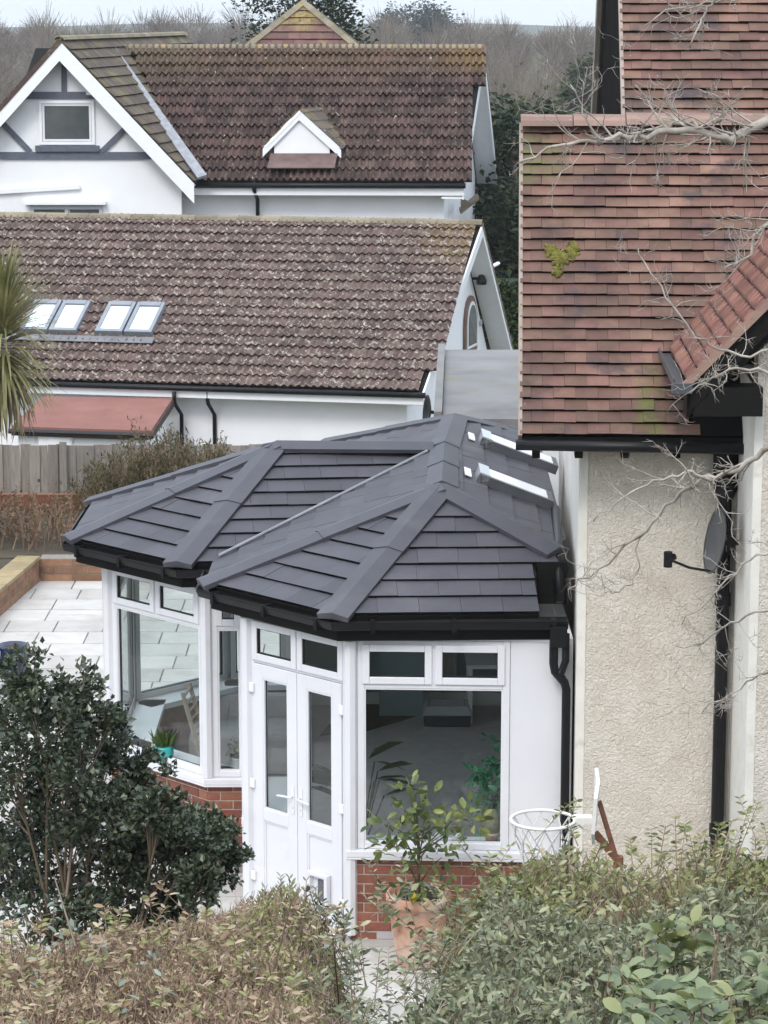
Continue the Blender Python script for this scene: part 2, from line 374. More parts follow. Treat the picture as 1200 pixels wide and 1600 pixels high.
# ------------------------------------------------------------------ leaves and twigs
def leaf_mat(name, cols, rough=.5, spec=.4, sub=.25): return mat(name, cols, rough, attr='tone', spec=spec, subsurf=sub)
LEAF = {'fold': ([(0, 0, 0), (.34, .42, .10), (1, 0, -.06), (.34, -.42, .10)], [(0, 1, 2), (0, 2, 3)]),
        'oval': ([(0, 0, 0), (.28, .2, .06), (.68, .21, .03), (1, 0, -.1), (.68, -.21, .03), (.28, -.2, .06), (.3, 0, .0), (.7, 0, -.02)],
                 [(0, 6, 1), (1, 6, 7, 2), (2, 7, 3), (0, 5, 6), (5, 4, 7, 6), (4, 3, 7)]),
        'round': ([(0, 0, 0), (.12, .13, .02), (.34, .25, .06), (.6, .27, .06), (.84, .16, .0), (1, 0, -.14), (.84, -.16, .0), (.6, -.27, .06), (.34, -.25, .06), (.12, -.13, .02), (.34, 0, .0), (.6, 0, -.01), (.84, 0, -.06)],
                  [(0, 10, 2, 1), (2, 10, 11, 3), (3, 11, 12, 4), (4, 12, 5), (0, 9, 8, 10), (8, 7, 11, 10), (7, 6, 12, 11), (6, 5, 12)])}
def leaf_frames(P, D, roll=.6):
    """P (n,3) places, D (n,3) leaf directions -> x, y, z axes."""
    n = len(P); X = D / np.maximum(np.linalg.norm(D, axis=1, keepdims=True), 1e-6)
    up = np.tile([0, 0, 1.0], (n, 1)) + NR.normal(0, roll, (n, 3)); Yv = np.cross(up, X); Yv /= np.maximum(np.linalg.norm(Yv, axis=1, keepdims=True), 1e-6)
    return X, Yv, np.cross(X, Yv)
def leaf_mesh(name, P, D, size, tone, shape='fold', width=1.0, roll=.6):
    vs, fs = LEAF[shape]; n = len(P); k = len(vs); X, Y_, Z_ = leaf_frames(P, D, roll)
    L = np.array(vs); L = L * [1, width, 1]
    A = (P[:, None, :] + size[:, None, None] * (L[None, :, 0:1] * X[:, None, :] + L[None, :, 1:2] * Y_[:, None, :] + L[None, :, 2:3] * Z_[:, None, :])).reshape(-1, 3)
    lens = np.array([len(f) for f in fs]); idx = np.concatenate([np.array(f) for f in fs])
    loops = (idx[None, :] + (np.arange(n) * k)[:, None]).reshape(-1)
    me = bpy.data.meshes.new(name); me.vertices.add(n * k); me.vertices.foreach_set('co', A.reshape(-1))
    me.loops.add(len(loops)); me.loops.foreach_set('vertex_index', loops.astype(np.int32))
    ll = np.tile(lens, n); me.polygons.add(len(ll)); me.polygons.foreach_set('loop_start', np.concatenate([[0], np.cumsum(ll)[:-1]]).astype(np.int32))
    me.polygons.foreach_set('loop_total', ll.astype(np.int32))
    at_ = me.attributes.new('tone', 'FLOAT', 'POINT'); at_.data.foreach_set('value', np.repeat(tone, k).astype(np.float32))
    me.polygons.foreach_set('use_smooth', np.full(len(ll), shape != 'fold')); me.update(calc_edges=True); return me
def foliage(parent, name, P, D, size, tone, m, shape='fold', width=1.0, singles=0, roll=.6, kind='stuff', leafname='leaf'):
    P, D, size, tone = map(np.asarray, (P, D, size, tone)); off = np.array(wloc(parent)[:])
    singles = min(singles, len(P) - 5)
    if singles:                                                    # the nearest, largest-showing leaves are objects of their own
        d = np.linalg.norm(P - [0, 0, H], axis=1) / size; u = np.abs(P[:, 0] / P[:, 1]); key = d + (u > .15) * 1e6
        dep = NR.random(len(P)) * 0; o = np.argsort(key + dep)[:singles]
        X, Y_, Z_ = leaf_frames(P[o], D[o], roll); tm = []
        for b in range(5):
            k = leaf_mesh(leafname, np.zeros((1, 3)), np.array([[1., 0, 0]]), np.ones(1), np.array([.1 + .2 * b]), shape, width, 0); k.materials.append(m); tm.append(k)
        for j, i in enumerate(o):
            q = Matrix((V(X[j]), V(Y_[j]), V(Z_[j]))).transposed().to_quaternion()
            ob = link(tm[min(4, int(tone[i] * 5))], leafname, m, parent, V(P[i]), q); ob.scale = (size[i],) * 3
        keep = np.ones(len(P), bool); keep[o] = False; P, D, size, tone = P[keep], D[keep], size[keep], tone[keep]
    me = leaf_mesh(name, P - off, D, size, tone, shape, width, roll)
    return link(me, name, m, parent, kind=kind)
def sticks(parent, name, segs, m, kind='stuff', n=3):
    """segs: list of (a, b, ra, rb) thin tapered prisms in one mesh."""
    A = np.array([s_[0][:] for s_ in segs], float); B = np.array([s_[1][:] for s_ in segs], float)
    ra = np.array([s_[2] for s_ in segs]); rb = np.array([s_[3] for s_ in segs]); D = B - A; D /= np.maximum(np.linalg.norm(D, axis=1, keepdims=True), 1e-6)
    ref = np.where(np.abs(D[:, 2:3]) < .9, [[0, 0, 1.]], [[1., 0, 0]]); X = np.cross(D, ref); X /= np.linalg.norm(X, axis=1, keepdims=True); Y_ = np.cross(X, D)
    ring = []
    for P, r in ((A, ra), (B, rb)):
        for k in range(n):
            t = 2 * math.pi * k / n; ring.append(P + (X * math.cos(t) + Y_ * math.sin(t)) * r[:, None])
    VV = np.stack(ring, 1) - np.array(wloc(parent)[:]); N_ = len(segs)
    f = np.array([(k, (k + 1) % n, (k + 1) % n + n, k + n) for k in range(n)]).reshape(-1)
    loops = (f[None] + (np.arange(N_) * 2 * n)[:, None]).reshape(-1)
    me = bpy.data.meshes.new(name); me.vertices.add(N_ * 2 * n); me.vertices.foreach_set('co', VV.reshape(-1))
    me.loops.add(len(loops)); me.loops.foreach_set('vertex_index', loops.astype(np.int32)); c = N_ * n
    me.polygons.add(c); me.polygons.foreach_set('loop_start', (np.arange(c) * 4).astype(np.int32)); me.polygons.foreach_set('loop_total', np.full(c, 4, np.int32))
    at_ = me.attributes.new('tone', 'FLOAT', 'POINT'); at_.data.foreach_set('value', np.repeat(NR.random(N_), 2 * n).astype(np.float32))
    me.update(calc_edges=True); return link(me, name, m, parent, kind=kind)
def rvec(s=1): return V((R.gauss(0, s), R.gauss(0, s), R.gauss(0, s)))

# ------------------------------------------------------------------ terrain
def smooth(a, b, x): t = min(1, max(0, (x - a) / (b - a))); return t * t * (3 - 2 * t)
def hn(x, y): return math.sin(x * .031 + 1.3) * .5 + math.sin(x * .013 + y * .007) * .8 + math.sin(x * .09 + y * .02) * .25
def zt(x, y):
    if y < 15.3: return min(5.5, (15.3 - y) * .40) - .03
    z = -.03
    z += -1.9 * smooth(40, 43, y) - 4.2 * smooth(62, 140, y)
    z += smooth(170, 520, y) * (7.9 + hn(x, y) * .8) + smooth(500, 560, y) * -6
    return z
ys = [-30, -10, 0, 3, 6, 9, 11, 13, 14, 15, 15.3, 16, 17, 20, 25, 30, 35, 39.5, 40, 40.5, 41, 42, 43, 44, 50, 60, 70, 85, 100, 120, 140, 160, 180] + list(range(200, 580, 20)) + [600, 700, 900, 1200, 1600]
xs = [-600, -400, -300] + list(range(-240, 241, 16)) + [300, 400, 600]
mb = MB(); mb.add([(x, y, zt(x, y)) for y in ys for x in xs], [(j * len(xs) + i, j * len(xs) + i + 1, (j + 1) * len(xs) + i + 1, (j + 1) * len(xs) + i) for j in range(len(ys) - 1) for i in range(len(xs) - 1)])
g_ = mb.build('ground', land_m, smooth=True, kind='structure')
# a far blue ridge on the horizon
mb = MB(); hx = list(range(-700, 701, 25)); hp = [5.6 + 1.3 * math.sin(x * .011 + 2) + .6 * math.sin(x * .037) for x in hx]
mb.add([(x, 1480, -12) for x in hx] + [(x, 1520, h) for x, h in zip(hx, hp)] + [(x, 1590, -12) for x in hx], [(j * len(hx) + i, j * len(hx) + i + 1, (j + 1) * len(hx) + i + 1, (j + 1) * len(hx) + i) for j in range(2) for i in range(len(hx) - 1)])
mb.build('distant_hills', mat('far_hill', [(.06, .075, .06), (.09, .1, .075)], 1, .02), kind='structure')

# ------------------------------------------------------------------ patio with its slabs
patio = thing('patio', None, None, (-2, 25, 0), kind='structure')
MB().box(-9, 2.6, 15.3, 39.6, -.02, -.006).build('mortar_bed', joint_m, patio)
SL = {}
y = 15.32; row = 0
while y < 33.1:
    hgt = .6; x = -6.6 + R.uniform(-.4, .1)
    while x < (2.3 if y < 17 else 1.5):
        wd = R.choice([.6, .75, .9, .9]); cx, cy = x + wd / 2, y + hgt / 2; x += wd
        if -1.0 < cx < 1.3 and 20.8 < cy < 26: continue
        if -2.2 < cx < 0 and 22.8 < cy < 24.6: continue
        if cx < -5.6: continue
        key = wd
        if key not in SL:
            m_ = MB(); a, b = wd / 2 - .006, hgt / 2 - .006; m_.add([(-a, -b, 0), (a, -b, 0), (a, b, 0), (-a, b, 0)] + [(-a + .004, -b + .004, .022), (a - .004, -b + .004, .022), (a - .004, b - .004, .022), (-a + .004, b - .004, .022)],
                [(4, 5, 6, 7), (0, 1, 5, 4), (1, 2, 6, 5), (2, 3, 7, 6), (3, 0, 4, 7)]); SL[key] = m_.mesh('paving_slab'); SL[key].materials.append(slab_m)
        link(SL[key], 'paving_slab', slab_m, patio, (cx, cy, -.006 + R.uniform(-.002, .002)), Matrix.Rotation(R.gauss(0, .002), 3, 'Z').to_quaternion())
    y += hgt

# ------------------------------------------------------------------ the conservatory
cons = thing('conservatory', 'white framed conservatory with charcoal tiled hipped roof and french doors', 'conservatory', (-.3, 21.5, 0))
CW1, CW2, CW3, CD0, CD1, CF1 = [V((a, b, 0)) for a, b in ((-2.5, 22.65), (-1.55, 21.68), (-1.16, 21.68), (-1.13, 20.52), (-.27, 19.7), (1.40, 19.62))]
CNA, CNB, CNC = V((-2.5, 24.3, 0)), V((-1.6, 25.2, 0)), V((-.95, 25.25, 0))
UP = V((0, 0, 1))
class Seg:
    def __init__(s, P, Q): s.P, s.Q = P, Q; s.L = (Q - P).length; s.d = (Q - P).normalized(); s.n = V((s.d.y, -s.d.x, 0))
    def bx(s, mb, a0, a1, z0, z1, n0, n1): return mb.obox(s.P + s.d * a0 + UP * z0 + s.n * n0, s.d * (a1 - a0), s.n * (n1 - n0), UP * (z1 - z0))
    def p(s, a, z, n=0): return s.P + s.d * a + UP * z + s.n * n
BR = {}
def brick_wall(parent, g, a0, a1, z0, z1, name='dwarf_wall', course=.0775, bm=brick_m, mm=mortar_m, L=.225, thick=.2):
    mb = MB(); g.bx(mb, a0, a1, z0, z1, -thick, -.008); wl = mb.build(name, mm, parent)
    q = Matrix((g.d, -g.n, UP)).transposed().to_quaternion(); n = round((z1 - z0) / course); course = (z1 - z0) / n
    for r in range(n):
        x = a0 - (L / 2 if r % 2 else 0)
        while x < a1 - .02:
            b0, b1 = max(x, a0), min(x + L, a1) - .011
            if b1 - b0 > .03:
                k = (round(b1 - b0, 3), round(course, 4), bm.name)
                if k not in BR:
                    w_, h_, d_ = b1 - b0, course - .011, .07; c = .004
                    m_ = MB(); m_.add([(c, 0, c), (w_ - c, 0, c), (w_ - c, 0, h_ - c), (c, 0, h_ - c), (0, c, 0), (w_, c, 0), (w_, c, h_), (0, c, h_), (0, d_, 0), (w_, d_, 0), (w_, d_, h_), (0, d_, h_)],
                        [(0, 1, 2, 3)] + [(i + o, (i + 1) % 4 + o, (i + 1) % 4 + o + 4, i + o + 4) for o in (0, 4) for i in range(4)])
                    m_.f = [f[::-1] for f in m_.f]; m_.f[0] = (0, 1, 2, 3); BR[k] = m_.mesh('brick'); BR[k].materials.append(bm)
                link(BR[k], 'brick', bm, wl, g.p(b0, z0 + r * course + .008, R.uniform(-.002, .002)), q)
            x += L
    return wl
def sill(parent, g, a0, a1, z=.72):
    mb = MB(); g.bx(mb, a0, a1, z + .002, z + .058, -.1, .06); g.bx(mb, a0, a1, z - .018, z + .002, .035, .058)
    mb.build('sill', upvc, parent, bevel=.006)
def frame_mb(g, a0, a1, z0, z1, t, n0, n1):
    mb = MB(); g.bx(mb, a0, a0 + t, z0, z1, n0, n1); g.bx(mb, a1 - t, a1, z0, z1, n0, n1)
    g.bx(mb, a0 + t, a1 - t, z0, z0 + t, n0, n1); g.bx(mb, a0 + t, a1 - t, z1 - t, z1, n0, n1); return mb
def pane_of(parent, g, a0, a1, z0, z1, n, m=None):
    mb = MB(); g.bx(mb, a0, a1, z0, z1, n - .012, n + .012); mb.build('pane', m or pane, parent)
    s = frame_mb(g, a0, a1, z0, z1, .008, n - .016, n + .016); s.build('gasket', black_pl, parent)
def window(parent, g, a0, a1, z0=.78, z1=2.5, zt=2.14, cols=2, tops=True):
    mb = frame_mb(g, a0, a1, z0, z1, .055, -.07, 0)
    g.bx(mb, a0 + .055, a1 - .055, zt - .03, zt + .03, -.068, -.002)
    w_ = (a1 - a0) / cols
    for i in range(1, cols): g.bx(mb, a0 + i * w_ - .03, a0 + i * w_ + .03, zt + .03, z1 - .055, -.068, -.002)
    fr = mb.build('window', upvc, parent, bevel=.005)
    pane_of(fr, g, a0 + .053, a1 - .053, z0 + .053, zt - .028, -.045)
    b = frame_mb(g, a0 + .055, a1 - .055, z0 + .055, zt - .03, .012, -.03, -.008); b.build('bead', upvc, fr)
    for i in range(cols):
        c0, c1 = a0 + i * w_ + (.04 if i == 0 else .012), a0 + (i + 1) * w_ - (.04 if i == cols - 1 else .012)
        frame_mb(g, c0, c1, zt + .008, z1 - .03, .058, -.03, .018).build('casement', upvc, fr, bevel=.006)
        pane_of(fr, g, c0 + .056, c1 - .056, zt + .064, z1 - .086, -.01)
segs = dict(sw=Seg(CW1, CW2), s=Seg(CW2, CW3), w=Seg(CW3, CD0), door=Seg(CD0, CD1), front=Seg(CD1, CF1), west=Seg(CNA, CW1), nw=Seg(CNB, CNA), n=Seg(CNC, CNB))
for k in ('sw', 's', 'w', 'front', 'west', 'nw', 'n'):
    g = segs[k]
    if k in ('sw', 's', 'front'): brick_wall(cons, g, 0, g.L if k != 'front' else g.L + .02, 0, .72)
    else: mb = MB(); g.bx(mb, 0, g.L, 0, .72, -.2, 0); mb.build('dwarf_wall', brick_m, cons)
    sill(cons, g, -.03, g.L + .03)
    mb = MB(); g.bx(mb, -.02 if k != 'front' else .04, g.L + .02 if k != 'w' else g.L - .15, .722, .776, -.36, -.1); mb.build('window_board', upvc_in, cons)
    if k == 'front':
        window(cons, g, .058, 1.268); mb = MB(); g.bx(mb, 1.271, g.L + .02, .78, 2.5, -.07, -.012); mb.build('infill_panel', upvc, cons)
    else: window(cons, g, .045, g.L - .045, cols=2 if g.L > .6 else 1)
for p in (CW1, CW2, CW3, CD0, CD1, CNA, CNB):
    z0 = .78 if p not in (CD0, CD1) else .06
    mb = MB(); mb.lathe((p.x, p.y, z0), [(.055, 0), (.055, 2.5 - z0)], 8); mb.build('corner_post', upvc, cons)
g = segs['front']; mb = MB(); g.bx(mb, .02, .056, .78, 2.5, -.07, -.006); mb.build('corner_post', upvc, cons)
# french doors
g = segs['door']; L_ = g.L
mb = MB(); g.bx(mb, 0, L_, 0, .055, -.12, .1); mb.build('door_step', upvc, cons, bevel=.006)
mb = MB(); g.bx(mb, .03, .085, .056, 2.5, -.07, 0); g.bx(mb, L_ - .085, L_ - .03, .056, 2.5, -.07, 0); g.bx(mb, .085, L_ - .085, 2.13, 2.18, -.07, -.002); g.bx(mb, .085, L_ - .085, 2.46, 2.5, -.07, -.002)
g.bx(mb, L_ / 2 - .03, L_ / 2 + .03, 2.18, 2.46, -.07, -.002)
dfr = mb.build('door_frame', upvc, cons, bevel=.004)
for i in range(2):
    c0, c1 = (.07, L_ / 2 - .006) if i == 0 else (L_ / 2 + .006, L_ - .07)
    frame_mb(g, c0, c1, 2.155, 2.485, .058, -.03, .016).build('casement', upvc, dfr, bevel=.005)
    pane_of(dfr, g, c0 + .056, c1 - .056, 2.211, 2.429, -.01)
for i in range(2):
    c0, c1 = (.088, L_ / 2 - .003) if i == 0 else (L_ / 2 + .003, L_ - .088)
    t = .105; mb = MB(); z0, z1 = .06, 2.125
    g.bx(mb, c0, c0 + t, z0, z1, -.05, .012); g.bx(mb, c1 - t, c1, z0, z1, -.05, .012)
    for a, b in ((z0, z0 + .12), (.80, .90), (z1 - .11, z1)): g.bx(mb, c0 + t, c1 - t, a, b, -.05, .0115)
    dr = mb.build('door', upvc, cons, bevel=.004, label='door leaf with a cat flap in its lower panel' if i else None)
    pane_of(dr, g, c0 + t - .003, c1 - t + .003, .897, z1 - .107, -.02)
    mb = MB(); g.bx(mb, c0 + t, c1 - t, z0 + .12, .80, -.03, -.006); mb.build('panel', upvc, dr)
    frame_mb(g, c0 + t, c1 - t, z0 + .12, .80, .015, -.006, .004).build('bead', upvc, dr); frame_mb(g, c0 + t, c1 - t, .90, z1 - .11, .015, -.01, .006).build('bead', upvc, dr)
    hx_ = c1 - .045 if i == 0 else c0 + .045
    mb = MB(); g.bx(mb, hx_ - .014, hx_ + .014, .93, 1.17, .0125, .02); hp_ = mb.build('handle_plate', chrome_w, dr, bevel=.004)
    sgn = -1 if i == 0 else 1
    MB().tube([g.p(hx_, 1.08, .02), g.p(hx_, 1.08, .06), g.p(hx_ + sgn * .03, 1.082, .066), g.p(hx_ + sgn * .12, 1.075, .066), g.p(hx_ + sgn * .14, 1.065, .064)], .009, 8).build('handle', chrome_w, dr, smooth=True)
    MB().tube([g.p(hx_, .985, .0195), g.p(hx_, .985, .024)], .007, 8).build('lock', silver, dr)
    for z in (.3, 1.1, 1.92):
        hh = c0 - .012 if i == 0 else c1 + .012
        mb = MB(); g.bx(mb, hh - .026, hh + .026, z - .04, z + .04, .013, .034); mb.build('hinge', chrome_w, dr, bevel=.006)
    if i == 1:
        m_ = (c0 + c1) / 2
        fl = frame_mb(g, m_ - .115, m_ + .115, .2, .5, .035, -.004, .05).build('cat_flap', upvc, dr, bevel=.008)
        mb = MB(); g.bx(mb, m_ - .08, m_ + .08, .235, .465, -.003, .004); mb.build('flap_back', upvc, fl)
        mb = MB(); g.bx(mb, m_ - .02, m_ + .06, .26, .44, .008, .014); mb.build('flap_pane', mat('dark_flap', [(.12, .12, .13)], .15), fl)
# eaves
E1, E1b, E2, EIN, E3, E4, E5 = [V((a, b, 2.74)) for a, b in ((-2.81, 22.56), (-2.8, 24.4), (-1.75, 21.47), (-1.46, 21.5), (-1.47, 20.69), (-.38, 19.53), (1.22, 19.59))]
ENB = V((-1.75, 25.5, 2.74)); EVN = V((-1.35, 25.5, 2.74))
HC = V((1.38, 20.38, 3.08)); R1 = V((.485, 21.25, 3.44)); R2 = V((.70, 25.15, 3.44)); RX = V((.56, 23.38, 3.44)); L1 = V((-1.0, 23.42, 3.44))
B0 = V((-.58, 26.5, 2.97)); B1 = V((1.55, 26.25, 3.07))
E6 = V((1.44, 19.585, 2.74))
line = [EVN + V((0, 0, 0)), ENB, E1b, E1, E2, EIN + V((.0, 0, 0)), E3, E4, E6]
MB().sweep(line, [(-.06, -.215), (-.035, -.215), (-.035, -.035), (-.06, -.035)]).build('fascia', black_fascia, cons)
MB().sweep(line, [(-.30, -.215), (-.065, -.215), (-.065, -.2), (-.30, -.2)]).build('soffit', black_fascia, cons)
MB().sweep(line, [(-.035, -.045), (-.025, -.1), (.02, -.122), (.065, -.105), (.082, -.06), (.086, -.038), (.074, -.038), (.068, -.066), (.02, -.108), (-.015, -.09), (-.025, -.045)]).build('gutter', black_pl, cons)
for a, b in ((E1, E2), (E3, E4), (E4, E6)):
    d = (b - a); n = V((d.y, -d.x, 0)).normalized()
    for t in ((.15, .5, .93) if d.length > 1.7 else (.1, .5, .9)):
        MB().obox(a + d * t + n * -.034 + V((0, 0, -.13)), d.normalized() * .035, n * .126, V((0, 0, .098))).build('gutter_bracket', black_pl, cons)
slopes = [(E4, E5 - E4, [E4, E5, R1]), (E3, E4 - E3, [E3, E4, R1]), (EIN, E3 - EIN, [E3, R1, RX, EIN]), (E2, EIN - E2, [E2, EIN, RX, L1]),
          (E1, E2 - E1, [E1, E2, L1]), (E1b, E1 - E1b, [E1b, E1, L1]), (ENB, E1b - ENB, [ENB, E1b, L1]), (EVN, ENB - EVN, [EVN, ENB, L1, RX]),
          (B0, EVN - B0, [B0, EVN, RX, R2]), (V((1.47, 20.38, 3.07)), B1 - V((1.47, 20.38, 3.07)), [HC, V((1.52, 21, 3.05)), B1, R2, R1]), (B1, B0 - B1, [B1, B0, R2])]
pcs = []
for k, (O, S, poly) in enumerate(slopes):
    n = nrm_of(HC, R1, R2) if k == 9 else nrm_of(poly[0], poly[1], poly[-1]); S = S - n * S.dot(n)
    if k == 9: O = HC
    T = n.cross(S.normalized())
    if T.z < 0: T = -T; S = -S
    if S.cross(T).z < 0: S = -S
    if k == 0: poly = [E4, E5, V((1.22, 20.19, 3)), HC, R1]
    poly = [p - n * (p - O).dot(n) for p in poly]
    mb = MB(); mb.prism([p - n * .012 for p in poly], -n * .05); dk = mb.build('roof_slope', black_fascia, cons)
    if k == 0:                                             # the lower three courses stop short of the old house
        Tn = T.normalized(); Sn = S.normalized(); w3 = .2285 * 3
        P_ = lambda s_, t_: E4 + Sn * s_ + Tn * t_
        sr = (R1 - E4).dot(Sn); tr = (R1 - E4).dot(Tn); sh, th_ = (HC - E4).dot(Sn), (HC - E4).dot(Tn); le = E5 - E4
        lay(pcs, dk, O, S, T, [P_(0, 0), P_(1.6, 0), P_(1.6, w3), P_(sr * w3 / tr, w3)], .33, .2285, .024, shingle_m, 'roof_tile', bond=.5, jit=.002, gap=.0012)
        lay(pcs, dk, O, S, T, [P_(sr * w3 / tr, w3), P_(sh + .02, w3), P_(sh, th_), P_(sr, tr)], .33, .2285, .024, shingle_m, 'roof_tile', bond=.5, jit=.002, gap=.0012)
        continue
    lay(pcs, dk, O, S, T, poly, .33, .2285, .024, shingle_m, 'roof_tile', bond=.5, jit=.002, gap=.0012)
emit(pcs, cons, 'roof_tiles', 300, .002)
nF, nSW, nW, nS, nLSW, nLW, nE = [nrm_of(*q) for q in ((E4, E5, R1), (E3, E4, R1), (E3, R1, RX), (E2, RX, L1), (E1, E2, L1), (E1b, E1, L1), (HC, R1, R2))]
nLNW = nrm_of(ENB, E1b, L1); nN = nrm_of(ENB, EVN, L1); nB = nrm_of(B0, RX, R2); nBB = nrm_of(B1, B0, R2)
for a, b, p, q, nm in ((E4, R1, nF, nSW, 'hip_cap'), (E3, R1, nSW, nW, 'hip_cap'), (HC, R1, nF, nE, 'hip_cap'), (E2, L1, nS, nLSW, 'hip_cap'), (E1, L1, nLSW, nLW, 'hip_cap'), (E1b, L1, nLW, nLNW, 'hip_cap'), (ENB, L1, nLNW, nN, 'hip_cap'),
                    (R1 + V((.004, .06, 0)), RX, nW, nE, 'ridge_cap'), (RX, R2, nB, nE, 'ridge_cap'), (L1, RX + V((-.1, 0, 0)), nS, nN, 'ridge_cap'), (B0, R2, nB, nBB, 'hip_cap'), (B1, R2, nE, nBB, 'hip_cap')):
    d = (V(b) - V(a)).normalized()
    cap_run(cons, V(a) - (d * .05 if nm == 'hip_cap' else d * 0), b, p, q, .125, cap_m, nm, seg=1.25)
MB().tube([EIN.lerp(RX, t) + V((-.02, 0, .035)) for t in (.03, .5, .93)], .014, 6).build('valley_flashing', lead_m, cons)
# roof windows on the east slope
def on_e(x, y): return R1.z - (nE.x * (x - R1.x) + nE.y * (y - R1.y)) / nE.z
for y in (22.05, 24.0):
    fx = V((1, 0, -nE.x / nE.z)).normalized(); fy = V((0, 1, -nE.y / nE.z)).normalized()
    o = V((.80 + (y - 22) * .05, y, on_e(.80 + (y - 22) * .05, y))) + nE * .01; Lw = .70 if y < 23 else .78; Ww = .44
    rw = MB().obox(o, fx * Lw, fy * .05, nE * .085).obox(o + fy * (Ww - .05), fx * Lw, fy * .05, nE * .085).obox(o + fx * (Lw - .05) + fy * .05, fx * .05, fy * (Ww - .1), nE * .085).build('roof_window', dark_metal, cons)
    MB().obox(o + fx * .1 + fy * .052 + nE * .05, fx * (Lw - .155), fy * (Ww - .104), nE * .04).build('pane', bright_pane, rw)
    MB().obox(o + nE * .0 + fx * -.0, fx * .098, fy * Ww, nE * .1).build('top_casing', silver, rw)
    MB().obox(o - fx * .11 + fy * .06 + nE * .02, fx * .06, fy * .32, nE * .012).build('flashing_tab', blind_m, rw)
# black side box where the roof meets the old house, rainwater pipes
MB().box(1.235, 1.48, 20.2, 20.3, 2.68, 3.02).build('abutment_board', black_fascia, cons)
MB().tube([(1.50, 22.0, 3.12), (1.425, 20.42, 3.05), (1.415, 20.25, 3.0), (1.41, 20.1, 2.72)], .04, 8).build('downpipe', black_pl, cons, smooth=True)
hb = MB(); hb.box(1.30, 1.43, 19.44, 19.56, 2.5, 2.66); hb.tube([(1.33, 19.5, 2.52), (1.33, 19.5, 2.36), (1.34, 19.5, 2.3), (1.42, 19.53, 2.2), (1.435, 19.535, 2.14), (1.435, 19.535, .0)], .036, 10)
hb.build('downpipe', black_pl, cons, smooth=False)
MB().tube([(1.425, 19.51, 2.6), (1.425, 19.51, 2.38), (1.385, 19.50, 2.27), (1.335, 19.5, 2.28)], .03, 8).build('overflow_bend', black_pl, cons, smooth=True)
# inside
flp = [CW1, CW2, CW3, CD0, CD1, CF1, V((1.42, 26.7, 0)), V((-.95, 26.7, 0)), CNC, CNB, CNA]
MB().prism([p + V((0, 0, .02)) for p in flp], (0, 0, .06)).build('carpet', carpet_m, cons)
MB().prism([p + V((0, 0, 2.505)) for p in flp], (0, 0, .02)).build('ceiling', inner_w, cons)
MB().box(-1.0, 1.5, 26.7, 26.8, .02, 2.6).build('interior_wall', inner_blue, cons)
MB().box(1.42, 1.5, 19.75, 26.7, .02, 2.5).build('interior_wall', inner_w, cons)
MB().box(-1.0, -.95, 25.3, 26.7, .02, 2.5).build('interior_wall', inner_w, cons)
MB().box(-.95, 1.42, 26.675, 26.7, .08, .22).build('skirting', inner_w, cons)

# ------------------------------------------------------------------ the old tiled house on the right
oldh = thing('tiled_house', 'cream pebbledashed house with old red clay plain tiles beside the conservatory', 'house', (3, 20, 0))
ex, ey = V((.999, -.045, 0)), V((.045, .999, 0)); HQ = V((1.506, 19.3, 0))
def hq(a, b, z): return HQ + ex * a + ey * b + UP * z
def hbox(mb, a0, a1, b0, b1, z0, z1): return mb.obox(hq(a0, b0, z0), ex * (a1 - a0), ey * (b1 - b0), UP * (z1 - z0))
hbox(MB(), 0.002, 1.4, 0.0, .3, -.1, 4.24).build('front_wall', dash_m, oldh)
hbox(MB(), 0, .25, .302, 7, -.1, 4.9).build('side_wall', quoin_m, oldh)
hbox(MB(), -.012, .055, -.006, .301, -.1, 4.2).build('corner_band', quoin_m, oldh)
BA, BB = 1.19, -1.35
hbox(MB(), BA + .002, 4.2, BB, BB + .3, -.1, 5.2).build('bay_wall', dash_m, oldh)
hbox(MB(), BA, BA + .25, BB + .302, 0.25, -.1, 4.75).build('bay_return', quoin_m, oldh)
hbox(MB(), BA - .012, BA + .05, BB - .006, BB + .301, -.1, 4.7).build('corner_band', quoin_m, oldh)
# main roof: eave (left end) to ridge
eL = V((1.015, 18.9, 4.27)); pT = math.tan(math.radians(46.7)); RUN = 2.1
def roofp(a, b): return eL + ex * a + ey * b + UP * (b * pT)
VAL = lambda b: roofp(1.2 + (b - .5) * .97, b)          # valley with the gable roof
hp_ = []
main = [roofp(0, 0), roofp(1.62, 0), roofp(1.62, .05), roofp(1.25, .55), roofp(2.62, RUN), roofp(0, RUN)]
upv = (ey + UP * pT).normalized(); nM = ex.cross(upv).normalized()
dk = MB().prism([roofp(.02, 0.01) - nM * .015, roofp(3.2, .01) - nM * .015, roofp(3.2, RUN) - nM * .015, roofp(.02, RUN) - nM * .015], -nM * .07).build('roof', black_fascia, oldh); dk_main = dk
lay(hp_, dk, eL, ex, upv, [roofp(0, 0), roofp(3.0, 0), roofp(3.0, RUN), roofp(0, RUN)], .168, .109, .027, clay_m, 'roof_tile', jit=.005, gap=.0009)
MB().obox(roofp(-.012, -.01) - nM * .05, ex * .03, (roofp(0, RUN) - roofp(0, 0)), nM * .07).build('verge', mat('verge_mortar', [(.24, .19, .155), (.34, .28, .24)], .9, 8), dk)
a, b = roofp(.0, RUN), roofp(3.4, RUN)
nBk = V((nM.x, -nM.y, nM.z)); 
